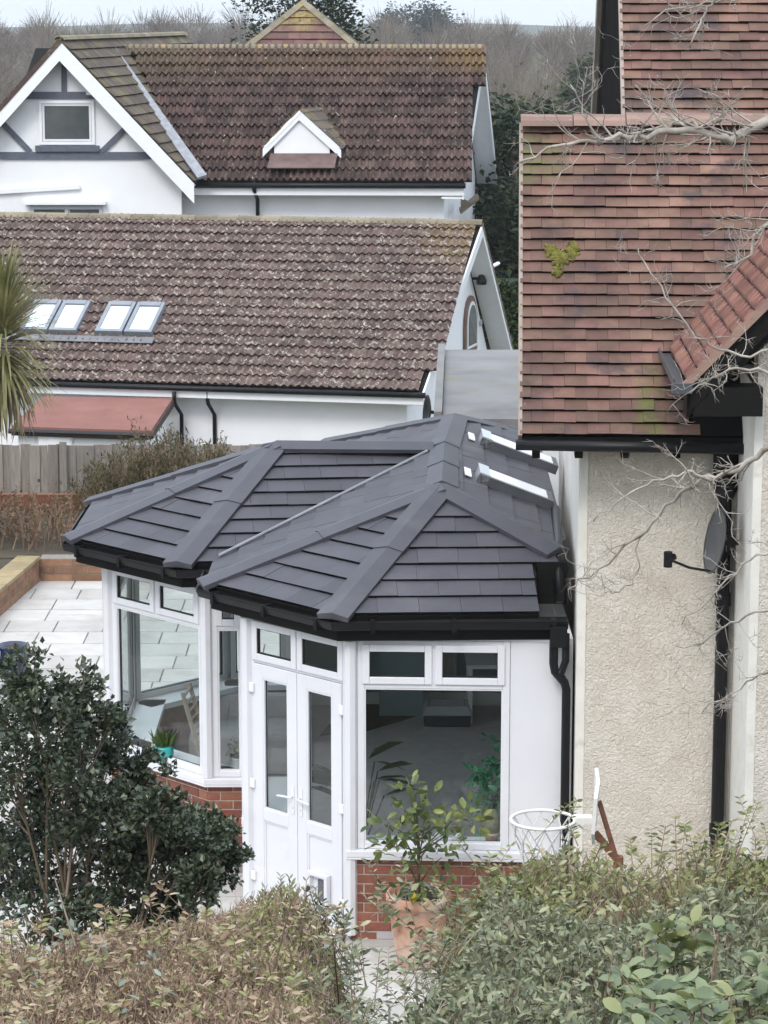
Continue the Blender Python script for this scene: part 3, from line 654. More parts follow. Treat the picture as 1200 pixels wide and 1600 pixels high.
for i in range(8):
    p0 = a + ex * (.425 * i) + UP * R.uniform(-.008, .008); mb = MB(); n_ = 7
    for j in range(n_):
        t0, t1 = math.radians(20 + 140 * j / n_), math.radians(20 + 140 * (j + 1) / n_); r = .155
        c = lambda t, r_: ey * (math.cos(t) * r_ * 1.0) + UP * (math.sin(t) * r_ * .9 - .06)
        mb.add([p0 + c(t0, r), p0 + ex * .418 + c(t0, r - .006), p0 + ex * .418 + c(t1, r - .006), p0 + c(t1, r), p0 + c(t0, r - .025), p0 + c(t1, r - .025)], [(0, 3, 2, 1), (0, 4, 5, 3)])
    mb.build('ridge_tile', ridge_clay, dk)
# back slope and the gable triangle under it
MB().prism([roofp(.02, RUN) - nM * .02, roofp(3.4, RUN) - nM * .02, roofp(3.4, RUN) + ey * RUN - UP * RUN * pT, roofp(.02, RUN) + ey * RUN - UP * RUN * pT], nBk * -.08).build('back_slope', clay_m, oldh)
gb = [roofp(.5, .3) + UP * -.1, roofp(.5, RUN) - UP * .12, roofp(.5, 2 * RUN - .3) - UP * (pT * (2 * RUN - .6)) - UP * .1]
MB().prism(gb, ex * .2).build('gable_wall', quoin_m, oldh)
MB().tube([roofp(-.03, -.035) - UP * .03, roofp(1.72, -.035) - UP * .05], .042, 8).build('gutter', black_pl, oldh, smooth=True)
mb = MB(); mb.obox(roofp(0, .02) - UP * .12, ex * 1.75, ey * .03, UP * .085); mb.obox(roofp(0, .05) - UP * .12, ex * 1.75, ey * .33, UP * .02); mb.build('soffit', black_fascia, oldh)
for u in (838, 905, 978, 1058):
    p = at(u, 700, 19.02); mb = MB(); mb.prism([p + ex * -.03 + UP * .05 + ey * -.02, p + ex * -.03 + UP * .05 + ey * .27, p + ex * -.03 - UP * .09 + ey * .27, p + ex * -.03 - UP * .09 + ey * .07], ex * .06)
    mb.build('rafter_foot', black_fascia, oldh)
# projecting gable over the bay
gs = V((2.09, 17.62, 4.86)); gp = math.tan(math.radians(46)); GW = 1.75
def gr(c, d): return gs + ex * c + ey * d + UP * (c * gp)
gT = (ex + UP * gp).normalized(); nG = nrm_of(gr(0, 0), gr(1, 0), gr(0, 1))
gk = MB().prism([gr(.0, 0.02) - nG * .015, gr(GW, .02) - nG * .015, gr(GW, 2.6) - nG * .015, gr(0, 2.1) - nG * .015], -nG * .06).build('gable_roof', black_fascia, oldh)
lay(hp_, gk, gs, ey, gT, [gr(0, 0), gr(0, 1.75), gr(1.5, 3.4), gr(GW, 3.4), gr(GW, 0)], .168, .112, .019, clay_new, 'roof_tile', jit=.004, gap=.0016)
MB().prism([gr(GW, 0), gr(GW, 3.4), gr(GW, 3.4) + ex * GW - UP * GW * gp, gr(GW, 0) + ex * GW - UP * GW * gp], V((0, 0, -.06))).build('gable_back_slope', clay_new, oldh)
MB().obox(gr(-.02, .0) - nG * .055, gT * (GW / math.cos(math.radians(46))), ey * .05, nG * .05).build('verge', ridge_clay, gk)
MB().obox(gr(.0, .04) - nG * .06 - UP * .18, gT * (GW / math.cos(math.radians(46))), ey * .03, UP * .17).build('bargeboard', black_fascia, oldh)
MB().prism([gr(.02, .075) - UP * .30, gr(.02, .075) - UP * .05, gr(GW, .075) - UP * .12, gr(GW, .075) - UP * .42], ey * .32).build('soffit', black_fascia, oldh)
MB().box(2.16, 2.64, 17.66, 17.92, 4.60, 4.80).build('boxed_eave', black_fascia, oldh)
MB().obox(gs + V((-.07, .03, -.05)), V((.08, 0, 0)), ey * 1.75, V((0, 0, .012))).obox(gs + V((-.08, .03, -.05)), V((.012, 0, 0)), ey * 1.75, V((0, 0, .055))).build('lead_gutter', dark_metal, oldh)
MB().box(2.0, 2.14, 17.6, 17.68, 4.77, 4.84).build('gutter_end', dark_metal, oldh)
# the higher roof behind
uL = V((1.985, 21.5, 6.45)); pU = math.tan(math.radians(46))
def ur(a, b): return uL + ex * a + ey * b + UP * (b * pU)
uT = (ey + UP * pU).normalized(); nU = ex.cross(uT).normalized(); URUN = 3.4
uk = MB().prism([ur(.02, -.8) - nU * .015, ur(4.5, -.8) - nU * .015, ur(4.5, URUN) - nU * .015, ur(.02, URUN) - nU * .015], -nU * .07).build('upper_roof', black_fascia, oldh)
lay(hp_, uk, uL, ex, uT, [ur(0, -.4), ur(2.2, -.4), ur(2.2, 1.9), ur(0, 1.9)], .168, .109, .027, clay_m, 'roof_tile', jit=.005, gap=.0009)
MB().prism([ur(0.02, 1.9), ur(2.6, 1.9), ur(2.6, URUN), ur(.02, URUN)], nU * .012).prism([ur(2.2, -.4), ur(2.6, -.4), ur(2.6, 1.9), ur(2.2, 1.9)], nU * .012).build('upper_roof_covering', clay_m, oldh)
MB().prism([ur(.02, URUN), ur(4.5, URUN), ur(4.5, 2 * URUN + 1) - UP * (2 * pU * (URUN + .5) * 1 - 0) , ur(.02, 2 * URUN + 1) - UP * (2 * pU * (URUN + .5))], -nU * .07).build('upper_back_slope', clay_m, oldh)
MB().obox(ur(-.01, -.4) - nU * .05, ex * .03, uT * (URUN + .4) / math.cos(math.radians(46)), nU * .07).build('verge', mat('verge_line', [(.26, .2, .165), (.36, .3, .26)], .9, 8), uk)
MB().prism([ur(.06, -1.2) - UP * .1, ur(.06, URUN) - UP * .1, ur(.06, 2 * URUN + 1.2) - UP * (2 * pU * (URUN + .6) + .1)], ex * .2).build('gable_boarding', black_board, oldh)
for i in range(9):
    b0 = -.4 + i * .28; h0 = 0
    MB().obox(ur(.035, b0) - UP * 1.0, ex * .02, ey * .04, UP * (.9)).build('gable_batten', black_board, oldh)
MB().obox(ur(-.02, URUN) - UP * .1, ex * .05, (ey - UP * pU).normalized() * 5.5, V((0, .1, .12))).build('far_bargeboard', mat('weathered_board', [(.2, .17, .14), (.27, .24, .2)], .9, 6), oldh)
def buried(e):                                          # main roof tiles wholly under the gable roof
    r_ = e[3] - gs; c_ = r_.dot(ex) ; a_ = (e[3] - eL).dot(ex)
    return e[0] == dk_main and c_ > .12 and (c_ * gp - r_.z > .14 or a_ > 1.70) and a_ > 1.0 and not (c_ * gp - r_.z < .14 and r_.dot(ey) > 1.7)
hp_ = [e for e in hp_ if not buried(e)]
emit(hp_, oldh, 'roof_tiles', 300, .010)
# moss cushion on the tiles
moss = mat('moss', [(.06, .06, .012), (.15, .14, .028), (.23, .2, .045)], 1, 14, bump=(60, 1, .02))
def moss_patch(cx_, cy_, n, s, parent):
    mb = MB(); cl = [(cx_ + R.gauss(0, s), cy_ + R.gauss(0, s * .75)) for _ in range(max(3, n // 6))]
    for _ in range(n * 6):
        a, b = R.choice(cl); a = max(.02, a + R.gauss(0, s * .33)); b = min(RUN - .12, b + R.gauss(0, s * .28)); r = R.uniform(.006, .017); p = roofp(a, b) + nM * .02
        mb.lathe(p, [(r, -.02), (r, r * .4), (r * .6, r * 1.0), (r * .15, r * 1.3)], 6)
    mb.build('moss', moss, parent, smooth=True, kind='stuff')
moss_patch(.28, 1.14, 40, .055, oldh); moss_patch(.40, 1.22, 30, .05, oldh)
# rainwater pipe in the corner
pp = MB(); px_ = hq(1.10, -.07, 0); pp.tube([px_ + UP * -.1, px_ + UP * 3.75], .05, 12)
for z in (1.05, 2.9): pp.tube([px_ + UP * z, px_ + UP * (z + .1)], .062, 12)
pp.box(px_.x - .03, px_.x + .1, px_.y - .02, px_.y + .05, 1.11, 1.15)
pp.lathe(px_ + UP * 3.72, [(.05, 0), (.09, .09), (.1, .3), (.1, .42)], 4); pp.tube([px_ + UP * 4.0, px_ + UP * 4.2], .06, 8)
pp.build('downpipe', black_pl, oldh)
MB().tube([hq(1.175, -.01, -.1), hq(1.175, -.01, 3.4)], .008, 5).tube([hq(1.16, -.02, 1.2), hq(1.165, -.02, 3.3)], .005, 5).build('cable', mat('grey_cable', [(.3, .29, .27), (.35, .34, .32)], .6), oldh)
def dish(label, c, n, rad, lnb, mount, m=dark_metal, black=black_pl):
    c, n, lnb, mount = V(c), V(n).normalized(), V(lnb), V(mount)
    t = thing('satellite_dish', label, 'satellite dish', c)
    mb = MB(); mb.lathe((0, 0, 0), [(.001, -.055 * rad / .25), (rad * .5, -.04 * rad / .25), (rad * .85, -.015 * rad / .25), (rad, .0), (rad, .008), (rad * .84, -.005 * rad / .25), (rad * .5, -.028 * rad / .25), (.001, -.043 * rad / .25)], 28)
    q = V((0, 0, 1)).rotation_difference(n); mb.v = [c + q @ V((p.x, p.y * 1.08, p.z)) for p in mb.v]; mb.build('reflector', m, t, smooth=True)
    lo = c + q @ V((0, 0, 0)) - UP * rad * .95
    MB().tube([lo, lo.lerp(lnb, .55) - UP * .02, lnb], .011, 6).build('arm', black, t)
    MB().tube([lnb + UP * .055, lnb - UP * .06], .032, 8).tube([lnb + UP * .0, lnb + (c - lnb).normalized() * .07], .026, 8).build('receiver', black, t)
    MB().tube([c - n * .05, c - n * .1, mount], .022, 8).obox(c - n * .12 - V((.03, .03, .06)), V((.06, 0, 0)), V((0, .06, 0)), V((0, 0, .12))).build('bracket', black, t); return t
dish('dark grey satellite dish beside the black downpipe on the pebbledashed wall', (2.47, 18.72, 3.50), (-.97, -.10, .2), .25, (2.08, 18.35, 3.44), (2.66, 18.9, 3.45))

# ------------------------------------------------------------------ flat roofed extension behind
ext = thing('flat_roofed_extension', 'low extension with a stained grey felt roof behind the conservatory ridge', 'extension', (1.6, 29, 0))
MB().prism([(.62, 26.9, 3.16), (4, 26.9, 3.16), (4, 32.3, 3.22), (.78, 32.3, 3.22)], (0, 0, -.12)).build('felt_roof', felt_grey, ext)
MB().obox((.53, 26.9, 3.0), (.085, 0, 0), (.16, 5.4, .06), (0, 0, .24)).build('roof_upstand', felt_grey, ext)
MB().prism([(.66, 27.0, -.2), (4, 27.0, -.2), (4, 32.2, -.2), (.82, 32.2, -.2)], (0, 0, 3.2)).build('walls', render_w, ext)
dish('black satellite dish fixed by the grey felt roof in front of the white wall', (.50, 29.6, 2.83), (-.98, -.16, .1), .2, (.27, 29.25, 2.68), (.62, 29.7, 2.75), black_pl)

# ------------------------------------------------------------------ generic pieces for the white houses
def rot2(v): return V(v)
def bar(parent, name, a, b, w_, h_, m, up=(0, 0, 1)): return MB().beam(a, b, w_, h_, up).build(name, m, parent)
def ridge_line(parent, a, b, m, seg=.45, r=.13, name='ridge_tile'):
    a, b = V(a), V(b); n = max(1, int((b - a).length / seg)); d = (b - a) / n; s_ = d.normalized().cross(UP).normalized(); dl = d * .985
    for i in range(n):
        p = a + d * i; cs = [(math.cos(math.radians(t)) * r, math.sin(math.radians(t)) * r * .85 - .05) for t in (10, 50, 90, 130, 170)]
        top = [p + s_ * x + UP * z for x, z in cs]; mb = MB()
        mb.add(top + [q + dl for q in top] + [q + d.normalized() * 0 - UP * .03 for q in top], [(j, j + 1, j + 6, j + 5) for j in range(4)] + [(10 + j, 11 + j, j + 1, j) for j in range(4)])
        mb.f = [f[::-1] for f in mb.f]; mb.build(name, m, parent)

# the chalet with roof windows
mid = thing('white_bungalow', 'white rendered bungalow with a lichen speckled brown tiled roof and two pairs of roof windows', 'house', (-3, 52, -1.9))
mS = V((.978, -.208, 0)); mD = V((.28, .96, 0)); mB_ = at(662, 613, 48); mR = at(755, 348, 48 + 4.38)
mrun = 4.56; mT = (mR - mB_); mLen = 11.2; back = 7.3
def mroof(a, t): return mB_ - mS * a + mT * t          # a metres left of the right verge, t 0 eave .. 1 ridge
nMid = nrm_of(mroof(0, 0), mroof(0, 1), mroof(1, 0))
dk = MB().prism([mroof(0, 0) - nMid * .03, mroof(0, 1) - nMid * .03, mroof(mLen, 1) - nMid * .03, mroof(mLen, 0) - nMid * .03], -nMid * .1).build('roof', black_fascia, mid)
mp = []
lay(mp, dk, mroof(mLen, 0), mS, mT, [mroof(0, 0), mroof(0, 1), mroof(mLen, 1), mroof(mLen, 0)], .3, .3, .05, pan_m, 'roof_tile', bond=0, kind='pan', rolls=2, amp=.05, jit=.006)
# leave the openings of the roof windows free
VW = [(5.77, 6.98), (7.33, 8.55)]
def inwin(e):
    r_ = e[3] - mB_; t = (r_.z / mT.z); a = -(r_ - mT * t).dot(mS) - .15
    return .25 < t < .44 and any(a0 + .06 < a < a1 - .10 for a0, a1 in VW)
mp = [e for e in mp if not inwin(e)]
emit(mp, mid, 'roof_tiles', 300, .010)
ridge_line(dk, mroof(mLen, 1), mroof(0, 1), moss_ridge, .45, .14)
bk = mR + mD * (back - mrun) - UP * (mR.z - mB_.z)
nb_ = nrm_of(mR, mR - mS, bk)
MB().prism([mR, mR - mS * mLen, bk - mS * mLen, bk], -nb_ * .1).build('back_slope', pan_m, mid)
ins = -mS * .45
MB().prism([mB_ + ins + mD * .45 + UP * -.15, mR + ins - UP * .2, bk + ins - mD * .4 - UP * .15, bk + ins - mD * .4 - UP * 2.6, mB_ + ins + mD * .45 - UP * 2.6], -mS * .25).build('gable_wall', render_w, mid)
MB().obox(mB_ + ins + mD * .45 - UP * 2.6 - mS * .252, -mS * (mLen - .75), mD * .25, UP * 2.42).build('front_wall', render_w, mid)
for a, b in ((mB_, mR), (mR, bk)):
    MB().obox(a - UP * .27, b - a, -mS * .035, UP * .24).build('bargeboard', paint_w, mid)
    MB().obox(a - UP * .26 - mS * .036, b - a, -mS * .41, UP * .02).build('verge_soffit', paint_w, mid)
MB().obox(mB_ - mD * .02 - UP * .24, -mS * mLen, mD * .03, UP * .19).build('fascia', paint_w, mid)
MB().obox(mB_ + mD * .012 - UP * .24, -mS * mLen, mD * .43, UP * .02).build('soffit', paint_w, mid)
MB().tube([mB_ - mD * .07 + mS * .05 - UP * .05, mB_ - mD * .07 - mS * mLen - UP * .05], .055, 8).build('gutter', black_pl, mid, smooth=True)
for u in (272, 324):
    p = at(u, 612, 48.9); d_ = -mD * .0
    MB().tube([p + UP * .0, p - UP * .16, p + mD * .05 - UP * .25, p + mD * .38 - UP * .5, p + mD * .38 - UP * 2.4], .04, 8).build('downpipe', black_pl, mid, smooth=True)
for a0, a1 in VW:
    for i in range(2):
        wd = (a1 - a0) / 2; c0, c1 = a0 + i * wd + .02, a0 + (i + 1) * wd - .02
        O = mroof(c1, .262) + nMid * .0; X = mS * (c1 - c0); T = mT * .175; Tn = mT.normalized(); mb = MB(); t = .075
        mb.obox(O, mS * t, T, nMid * .15).obox(O + X - mS * t, mS * t, T, nMid * .15).obox(O + mS * t, X - mS * 2 * t, Tn * t, nMid * .15).obox(O + mS * t + T - Tn * t * 1.6, X - mS * 2 * t, Tn * t * 1.6, nMid * .165)
        rw = mb.build('roof_window', mat('roof_window_grey', [(.2, .22, .25), (.25, .27, .3)], .4, 5) if 'roof_window_grey' not in bpy.data.materials else bpy.data.materials['roof_window_grey'], mid)
        MB().obox(O + mS * t + Tn * t + nMid * .13, X - mS * 2 * t, T - Tn * t * 2.6, nMid * .012).build('pane', pane_clear, rw)
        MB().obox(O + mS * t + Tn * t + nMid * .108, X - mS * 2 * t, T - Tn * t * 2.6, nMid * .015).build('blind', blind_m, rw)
MB().obox(mroof(8.9, .212) + nMid * .075, mS * 3.2, mT * .034, nMid * .012).build('lead_apron', mat('grey_lead_apron', [(.12, .12, .13), (.2, .2, .21)], .6, 4), mid)
# arched window, lamp, vent on the gable
mb = MB()
gc = at(733, 512, 51.4); gd = mD.normalized()
def arch(w_, h_, n=10): return [(-w_, -h_), (w_, -h_)] + [(w_ * math.cos(math.pi * k / n), math.sin(math.pi * k / n) * w_ * 1.3) for k in range(n + 1)]
def on_g(c, p, o): return c + gd * p[0] + UP * p[1] + mS * o
gc = gc + mS * .02
gc = V((mB_ + ins + mD * 5.2)) + UP * .68 + mS * .0
aw = MB().prism([on_g(gc, p, .003) for p in arch(.48, .55)], mS * .06).build('arched_window', mat('brown_frame', [(.14, .09, .07), (.2, .13, .1)], .6, 6), mid)
MB().prism([on_g(gc, p, .064) for p in arch(.39, .46)], mS * .015).build('frame', paint_w, aw)
MB().prism([on_g(gc, p, .08) for p in arch(.33, .40)], mS * .01).build('pane', pane_dim, aw)
lp = gc + gd * .25 + UP * .95; MB().tube([lp, lp + mS * .15], .03, 6).lathe(lp + mS * .2 - UP * .12, [(.1, 0), (.11, .06), (.06, .2), (.03, .24)], 10).build('wall_lamp', black_pl, mid)
vp = gc + gd * .95 - UP * .05; MB().tube([vp, vp + mS * .04], .07, 12).build('round_vent', mat('vent_grey', [(.4, .4, .42), (.5, .5, .5)], .5), mid)
MB().tube([gc + gd * .4 + UP * 1.15 + mS * .3, gc + gd * 1.3 + UP * 1.18 + mS * .3], .04, 6).build('brace_pipe', paint_w, mid)
# red lean-to in front of it
ln = thing('lean_to_shed', 'white lean-to with a red felt roof against the bungalow wall', 'lean-to', (-6, 47, -1.9))
a0, a1, b0, b1 = at(66, 619, 49.2), at(270, 622, 48.9), at(18, 666, 47.0), at(236, 673, 46.8)
MB().prism([a0, a1, b1, b0], (0, 0, -.09)).build('felt_roof', felt_red, ln)
MB().obox(b0 - UP * .17 + V((0, -.02, 0)), b1 - b0, V((0, .03, 0)), UP * .13).build('fascia', mat('dark_brown_board', [(.05, .03, .025), (.07, .045, .035)], .7, 6), ln)
MB().obox(b1 - UP * .16 , a1 - b1, V((.03, 0, 0)), UP * .13).build('barge', bpy.data.materials['dark_brown_board'], ln)
MB().tube([b0 + V((-.05, -.06, -.08)), b1 + V((.05, -.06, -.08))], .05, 8).build('gutter', black_pl, ln)
MB().prism([b0 + V((.1, .12, -.2)), b1 + V((-.12, .12, -.2)), a1 + V((-.12, 0, -.25)), a0 + V((.1, 0, -.25))], (0, 0, -2)).build('walls', render_w, ln)
dr = MB().obox(at(60, 676, 46.98), V((.62, 0, 0)), V((0, .08, 0)), UP * -1.8).build('door', paint_w, ln)
MB().obox(at(76, 681, 46.96), V((.40, 0, 0)), V((0, .05, 0)), UP * -.7).build('door_panel', render_w, dr)

# ------------------------------------------------------------------ the tall white house behind
far = thing('white_gabled_house', 'tall white house with a timbered gable and a purple brown tiled roof', 'house', (-4, 65, -2.2))
fS = V((.999, -.035, 0)).normalized(); fD = V((.15, .99, 0)); fB = at(725, 286, 62); fR = at(757, 74, 62 + 4.3); fT = fR - fB; fLen = 11.5
def froof(a, t): return fB - fS * a + fT * t
nFa = nrm_of(froof(0, 0), froof(0, 1), froof(1, 0))
dk = MB().prism([froof(0, 0) - nFa * .03, froof(0, 1) - nFa * .03, froof(fLen, 1) - nFa * .03, froof(fLen, 0) - nFa * .03], -nFa * .1).build('roof', black_fascia, far)
fp = []
lay(fp, dk, froof(fLen, 0), fS, fT, [froof(0, 0), froof(0, 1), froof(9.2, 1), froof(6.6, 0)], .33, fT.length / 13, .07, pan_far, 'roof_tile', bond=0, kind='pan', rolls=2, amp=.1, jit=.008)
emit(fp, far, 'roof_tiles', 300, .012)
ridge_line(dk, froof(9.5, 1), froof(0, 1), moss_ridge, .5, .15)
fbk = fR + fD * 3.3 - UP * (fR.z - fB.z + .1)
MB().prism([fR, fR - fS * 9, fbk - fS * 9, fbk], -nrm_of(fR, fR - fS, fbk) * .1).build('back_slope', pan_far, far)
ins = -fS * .55
MB().prism([fB + ins + fD * .5 - UP * .15, fR + ins - UP * .2, fbk + ins - fD * .4 - UP * .15, fbk + ins - fD * .4 - UP * 6, fB + ins + fD * .5 - UP * 6], -fS * .25).build('gable_wall', render_w, far)
MB().obox(fB + ins + fD * .5 - UP * 6 - fS * .252, -fS * 10.5, fD * .25, UP * 5.8).build('front_wall', render_w, far)
for a, b in ((fB, fR), (fR, fbk)):
    MB().obox(a - UP * .4, b - a, -fS * .04, UP * .34).build('bargeboard', paint_w, far); MB().obox(a - UP * .38 - fS * .041, b - a, -fS * .5, UP * .02).build('verge_soffit', paint_w, far)
MB().obox(fB - fD * .02 - UP * .3, -fS * 6.6, fD * .04, UP * .23).build('fascia', paint_w, far)
MB().obox(fB + fD * .022 - UP * .3, -fS * 6.6, fD * .47, UP * .02).build('soffit', paint_w, far)
MB().tube([fB - fD * .08 + fS * .05 - UP * .06, fB - fD * .08 - fS * 6.6 - UP * .06], .065, 8).build('gutter', black_pl, far, smooth=True)
p = at(397, 284, 62.1); MB().tube([p, p - UP * .2, p + fD * .4 - UP * .45, p + fD * .42 - UP * 4], .05, 8).build('downpipe', black_pl, far, smooth=True)
# canopy bracket on the gable side
p = at(720, 335, 63.2); MB().prism([p, p + V((.0, 1.3, .0)), p + V((.45, 1.4, .35)), p + V((.45, .1, .35))], (0, 0, .08)).prism([p + V((0, .05, 0)), p + V((.3, .05, .25)), p + V((0, .05, .42))], (0, .06, 0)).build('canopy', moss_ridge, far)
# front gable wing
gA, gF = at(92, 60, 61.4), at(303, 284, 61.4); gF = V((gF.x, gA.y, gF.z)); gL = V((2 * gA.x - gF.x, gA.y, gF.z)); wd_ = V((.15, .99, 0.0)) * 13 + UP * .05
nWr = nrm_of(gA, gF, gA + wd_); nWl = nrm_of(gA, gL, gA + wd_)
wk = MB().prism([gA, gF, gF + wd_, gA + wd_], -nWr * .12).build('wing_roof', black_fascia, far); MB().prism([gA, gL, gL + wd_, gA + wd_], -nWl * .12).build('wing_roof', pan_far, far)
wp = []; wmoss = mat('mossy_wing_tile', [(.07, .055, .043), (.125, .093, .068)], .9, 1.2, rnd=.2, bump=(30, .4, .012), spots=[((.17, .15, .06), 1.4, .5, .2)])
lay(wp, wk, gF, wd_, gA - gF, [gF, gF + wd_, gA + wd_, gA], .3, .3, .045, wmoss, 'wing_tile', bond=.5)
emit(wp, far, 'wing_tiles', 120, .008)
ridge_line(wk, gA, gA + wd_, moss_ridge, .6, .14)
wy = V((0, .5, 0)); base = 6.2
MB().prism([gL + wy - UP * base, gF + wy - V((.35, 0, 0)) - UP * base, gF + wy - V((.35, 0, -.1)), gA + wy - UP * .25, gL + wy], (0, .3, 0)).build('wing_wall', render_w, far)
for q in (gF, gL):
    MB().obox(gA - UP * .52, q - gA, V((0, .05, 0)), UP * .48).build('bargeboard', paint_w, far)
    MB().obox(gA - UP * .12 + V((0, .052, 0)), q - gA, V((0, .45, 0)), UP * .02).build('verge_soffit', paint_w, far)
yw = gA.y + .5
def tim(u0, v0, u1, v1, w_): bar(far, 'timber', at(u0, v0, yw - .035), at(u1, v1, yw - .035), .07, w_, greyblue, (0, 1, 0)) if False else MB().beam(at(u0, v0, yw - .03), at(u1, v1, yw - .03), w_, .06, (0, -1, 0)).build('timber', greyblue, far)
for q in ((100, 84, 100, 144, .12), (34, 149, 158, 149, .17), (-30, 243, 252, 243, .17), (0, 188, 47, 237, .13), (202, 195, 158, 238, .13)): tim(*q)
wo, w1 = at(62, 226, yw - .04), at(147, 157, yw - .04); ww = w1.x - wo.x; wh = w1.z - wo.z
class PW: pass
gw = Seg(V((wo.x, yw, 0)), V((w1.x, yw, 0)))
fw = frame_mb(gw, 0, ww, wo.z, w1.z, .07, .0, .06).build('window', paint_w, far)
frame_mb(gw, .08, ww - .08, wo.z + .08, w1.z - .08, .05, .005, .04).build('sash', upvc, fw)
mb = MB(); gw.bx(mb, .13, ww - .13, wo.z + .13, w1.z - .13, .005, .02); mb.build('pane', pane_dim, fw)
mb = MB(); gw.bx(mb, -.1, ww + .1, wo.z - .16, wo.z - .02, .0, .12); mb.build('window_sill', greyblue, fw)
lo, l1 = at(48, 340, yw - .04), at(160, 322, yw - .04); gw2 = Seg(V((lo.x, yw, 0)), V((l1.x, yw, 0))); wl_ = l1.x - lo.x
fw = frame_mb(gw2, 0, wl_, l1.z - 1.1, l1.z, .08, 0, .06); gw2.bx(fw, wl_ / 2 - .04, wl_ / 2 + .04, l1.z - 1.02, l1.z - .08, 0, .06); fw = fw.build('window', mat('pale_grey_frame', [(.4, .42, .44), (.48, .5, .52)], .5), far)
for i in range(2): mb = MB(); gw2.bx(mb, .08 + i * wl_ / 2, wl_ / 2 - .05 + i * (wl_ / 2 - .03), l1.z - 1.0, l1.z - .08, .01, .02); mb.build('pane', pane_dim, fw)
MB().obox(at(38, 320, yw - .2), V((1.95, 0, 0)), V((0, .2, 0)), UP * .07).build('drip_moulding', paint_w, far)
MB().beam(at(-20, 301, yw - .06), at(125, 292, yw - .06), .06, .1).build('sloping_moulding', paint_w, far)
MB().beam(at(173, 76, 65.6), at(316, 277, 61.6), .24, .07, nFa).build('lead_valley', lead_m, far)
MB().box(-7.1, -6.98, yw - .12, yw, 5.6, 5.72).build('security_lamp', paint_w, far)
# little gablet on the roof
ga, gf, gl = at(467, 172, 62.6), at(531, 230, 62.6), at(412, 228, 62.6); gf.y = gl.y = ga.y
bkv = V((.62, 2.2, 0)); nr, nl = nrm_of(ga, gf, ga + bkv), nrm_of(ga, gl, ga + bkv)
gk = MB().prism([ga, gf, gf + bkv, ga + bkv], -nr * .07).prism([ga, gl, gl + bkv, ga + bkv], -nl * .07).build('gablet', paint_w, far)
gpz = []
lay(gpz, gk, gf, bkv, ga - gf, [gf, gf + bkv, ga + bkv, ga], .3, .3, .03, wmoss, 'gablet_tile'); lay(gpz, gk, gl + bkv, -bkv, ga - gl, [gl + bkv, gl, ga, ga + bkv], .3, .3, .03, wmoss, 'gablet_tile'); emit(gpz, far, 'gablet_tiles', 80, .01)
MB().prism([gl + V((.25, .07, -.6)), gf + V((-.25, .07, -.6)), gf + V((-.25, .07, .1)), ga + V((0, .07, -.15)), gl + V((.25, .07, .1))], (0, .9, 0)).build('gablet_wall', render_w, gk)
for q in (gf, gl): MB().obox(ga - UP * .24, (q - ga) * 1.03, V((0, .05, 0)), UP * .2).build('bargeboard', paint_w, gk)
MB().obox(at(423, 241, 62.62), V((1.62, 0, 0)), fT.normalized() * -.55, nFa * .03).build('flashing', mat('stained_flashing', [(.09, .05, .045), (.17, .115, .105)], .7, 3), gk)

# pyramid roof further back
hip = thing('hipped_house', 'small house showing only its yellow lichened pyramid roof above the long ridge', 'house', (-2.3, 77, -3))
pk = at(474, 3, 77); hh = 4.2; dz = hh * .80
cn = [V((pk.x + sx * hh, pk.y + sy * hh, pk.z - dz)) for sx, sy in ((-1, -1), (1, -1), (1, 1), (-1, 1))]
hpz = []; hm = mat('lichened_hip_tile', [(.11, .055, .045), (.17, .09, .075)], .85, 1.5, rnd=.25, bump=(30, .4, .01), spots=[((.2, .16, .05), 1.5, .6, .1)], zones=[((.27, .22, .06), (pk.x, pk.y - .6, pk.z - .5), (.55, .8, .8), .9)])
for i in range(4):
    a, b = cn[i], cn[(i + 1) % 4]; n = nrm_of(a, b, pk)
    dk = MB().prism([a - n * .03, b - n * .03, pk - n * .03], -n * .06).build('roof_slope', black_fascia, hip)
    if i in (0, 1, 3): lay(hpz, dk, a, b - a, n.cross(b - a), [a, b, pk], .33, .33, .045, hm, 'roof_tile', bond=.5)
emit(hpz, hip, 'roof_tiles', 160, .008)
nn = [nrm_of(cn[i], cn[(i + 1) % 4], pk) for i in range(4)]
for i in range(4): cap_run(hip, cn[i], pk, nn[i], nn[i - 1], .15, moss_ridge, 'hip_tile', seg=.5, rise=.08)
MB().box(pk.x - 3.9, pk.x + 3.9, pk.y - 3.9, pk.y + 3.9, -3.2, pk.z - dz).build('walls', render_w, hip)

# ------------------------------------------------------------------ garden at the back
fen = thing('garden_fence', 'grey weathered closeboard fence between the flower bed and the bungalow', 'fence', (-4.5, 38, .1))
bm_ = MB().box(-.077, .077, -.011, .011, 0, .98).mesh('fence_board'); bm_.materials.append(fence_m)
for i in range(46):
    link(bm_, 'fence_board', fence_m, fen, (-7.2 + .138 * i, 38 + (.024 if i % 2 else 0), .08 + R.uniform(-.012, .012)), Matrix.Rotation(R.gauss(0, .008), 3, 'Y').to_quaternion())
for x in (-6.75, -4.82, -2.9): MB().box(x - .05, x + .05, 37.9, 37.985, .0, 1.12).build('fence_post', fence_m, fen)
MB().box(-7.3, -.9, 38.04, 38.08, .2, .28).build('rail', fence_m, fen)
bed = thing('retaining_wall', 'low brown block wall with a mossy top edging the pale patio', 'garden wall', (-4.5, 33.2, 0))
g = Seg(V((-4.56, 33.2, 0)), V((-1.2, 33.2, 0)))
brick_wall(bed, g, 0, g.L, 0, .32, 'back_wall', .107, oldbrick, joint_m, .42, .28)
g = Seg(V((-5.3, 26.6, 0)), V((-4.565, 33.2, 0)))
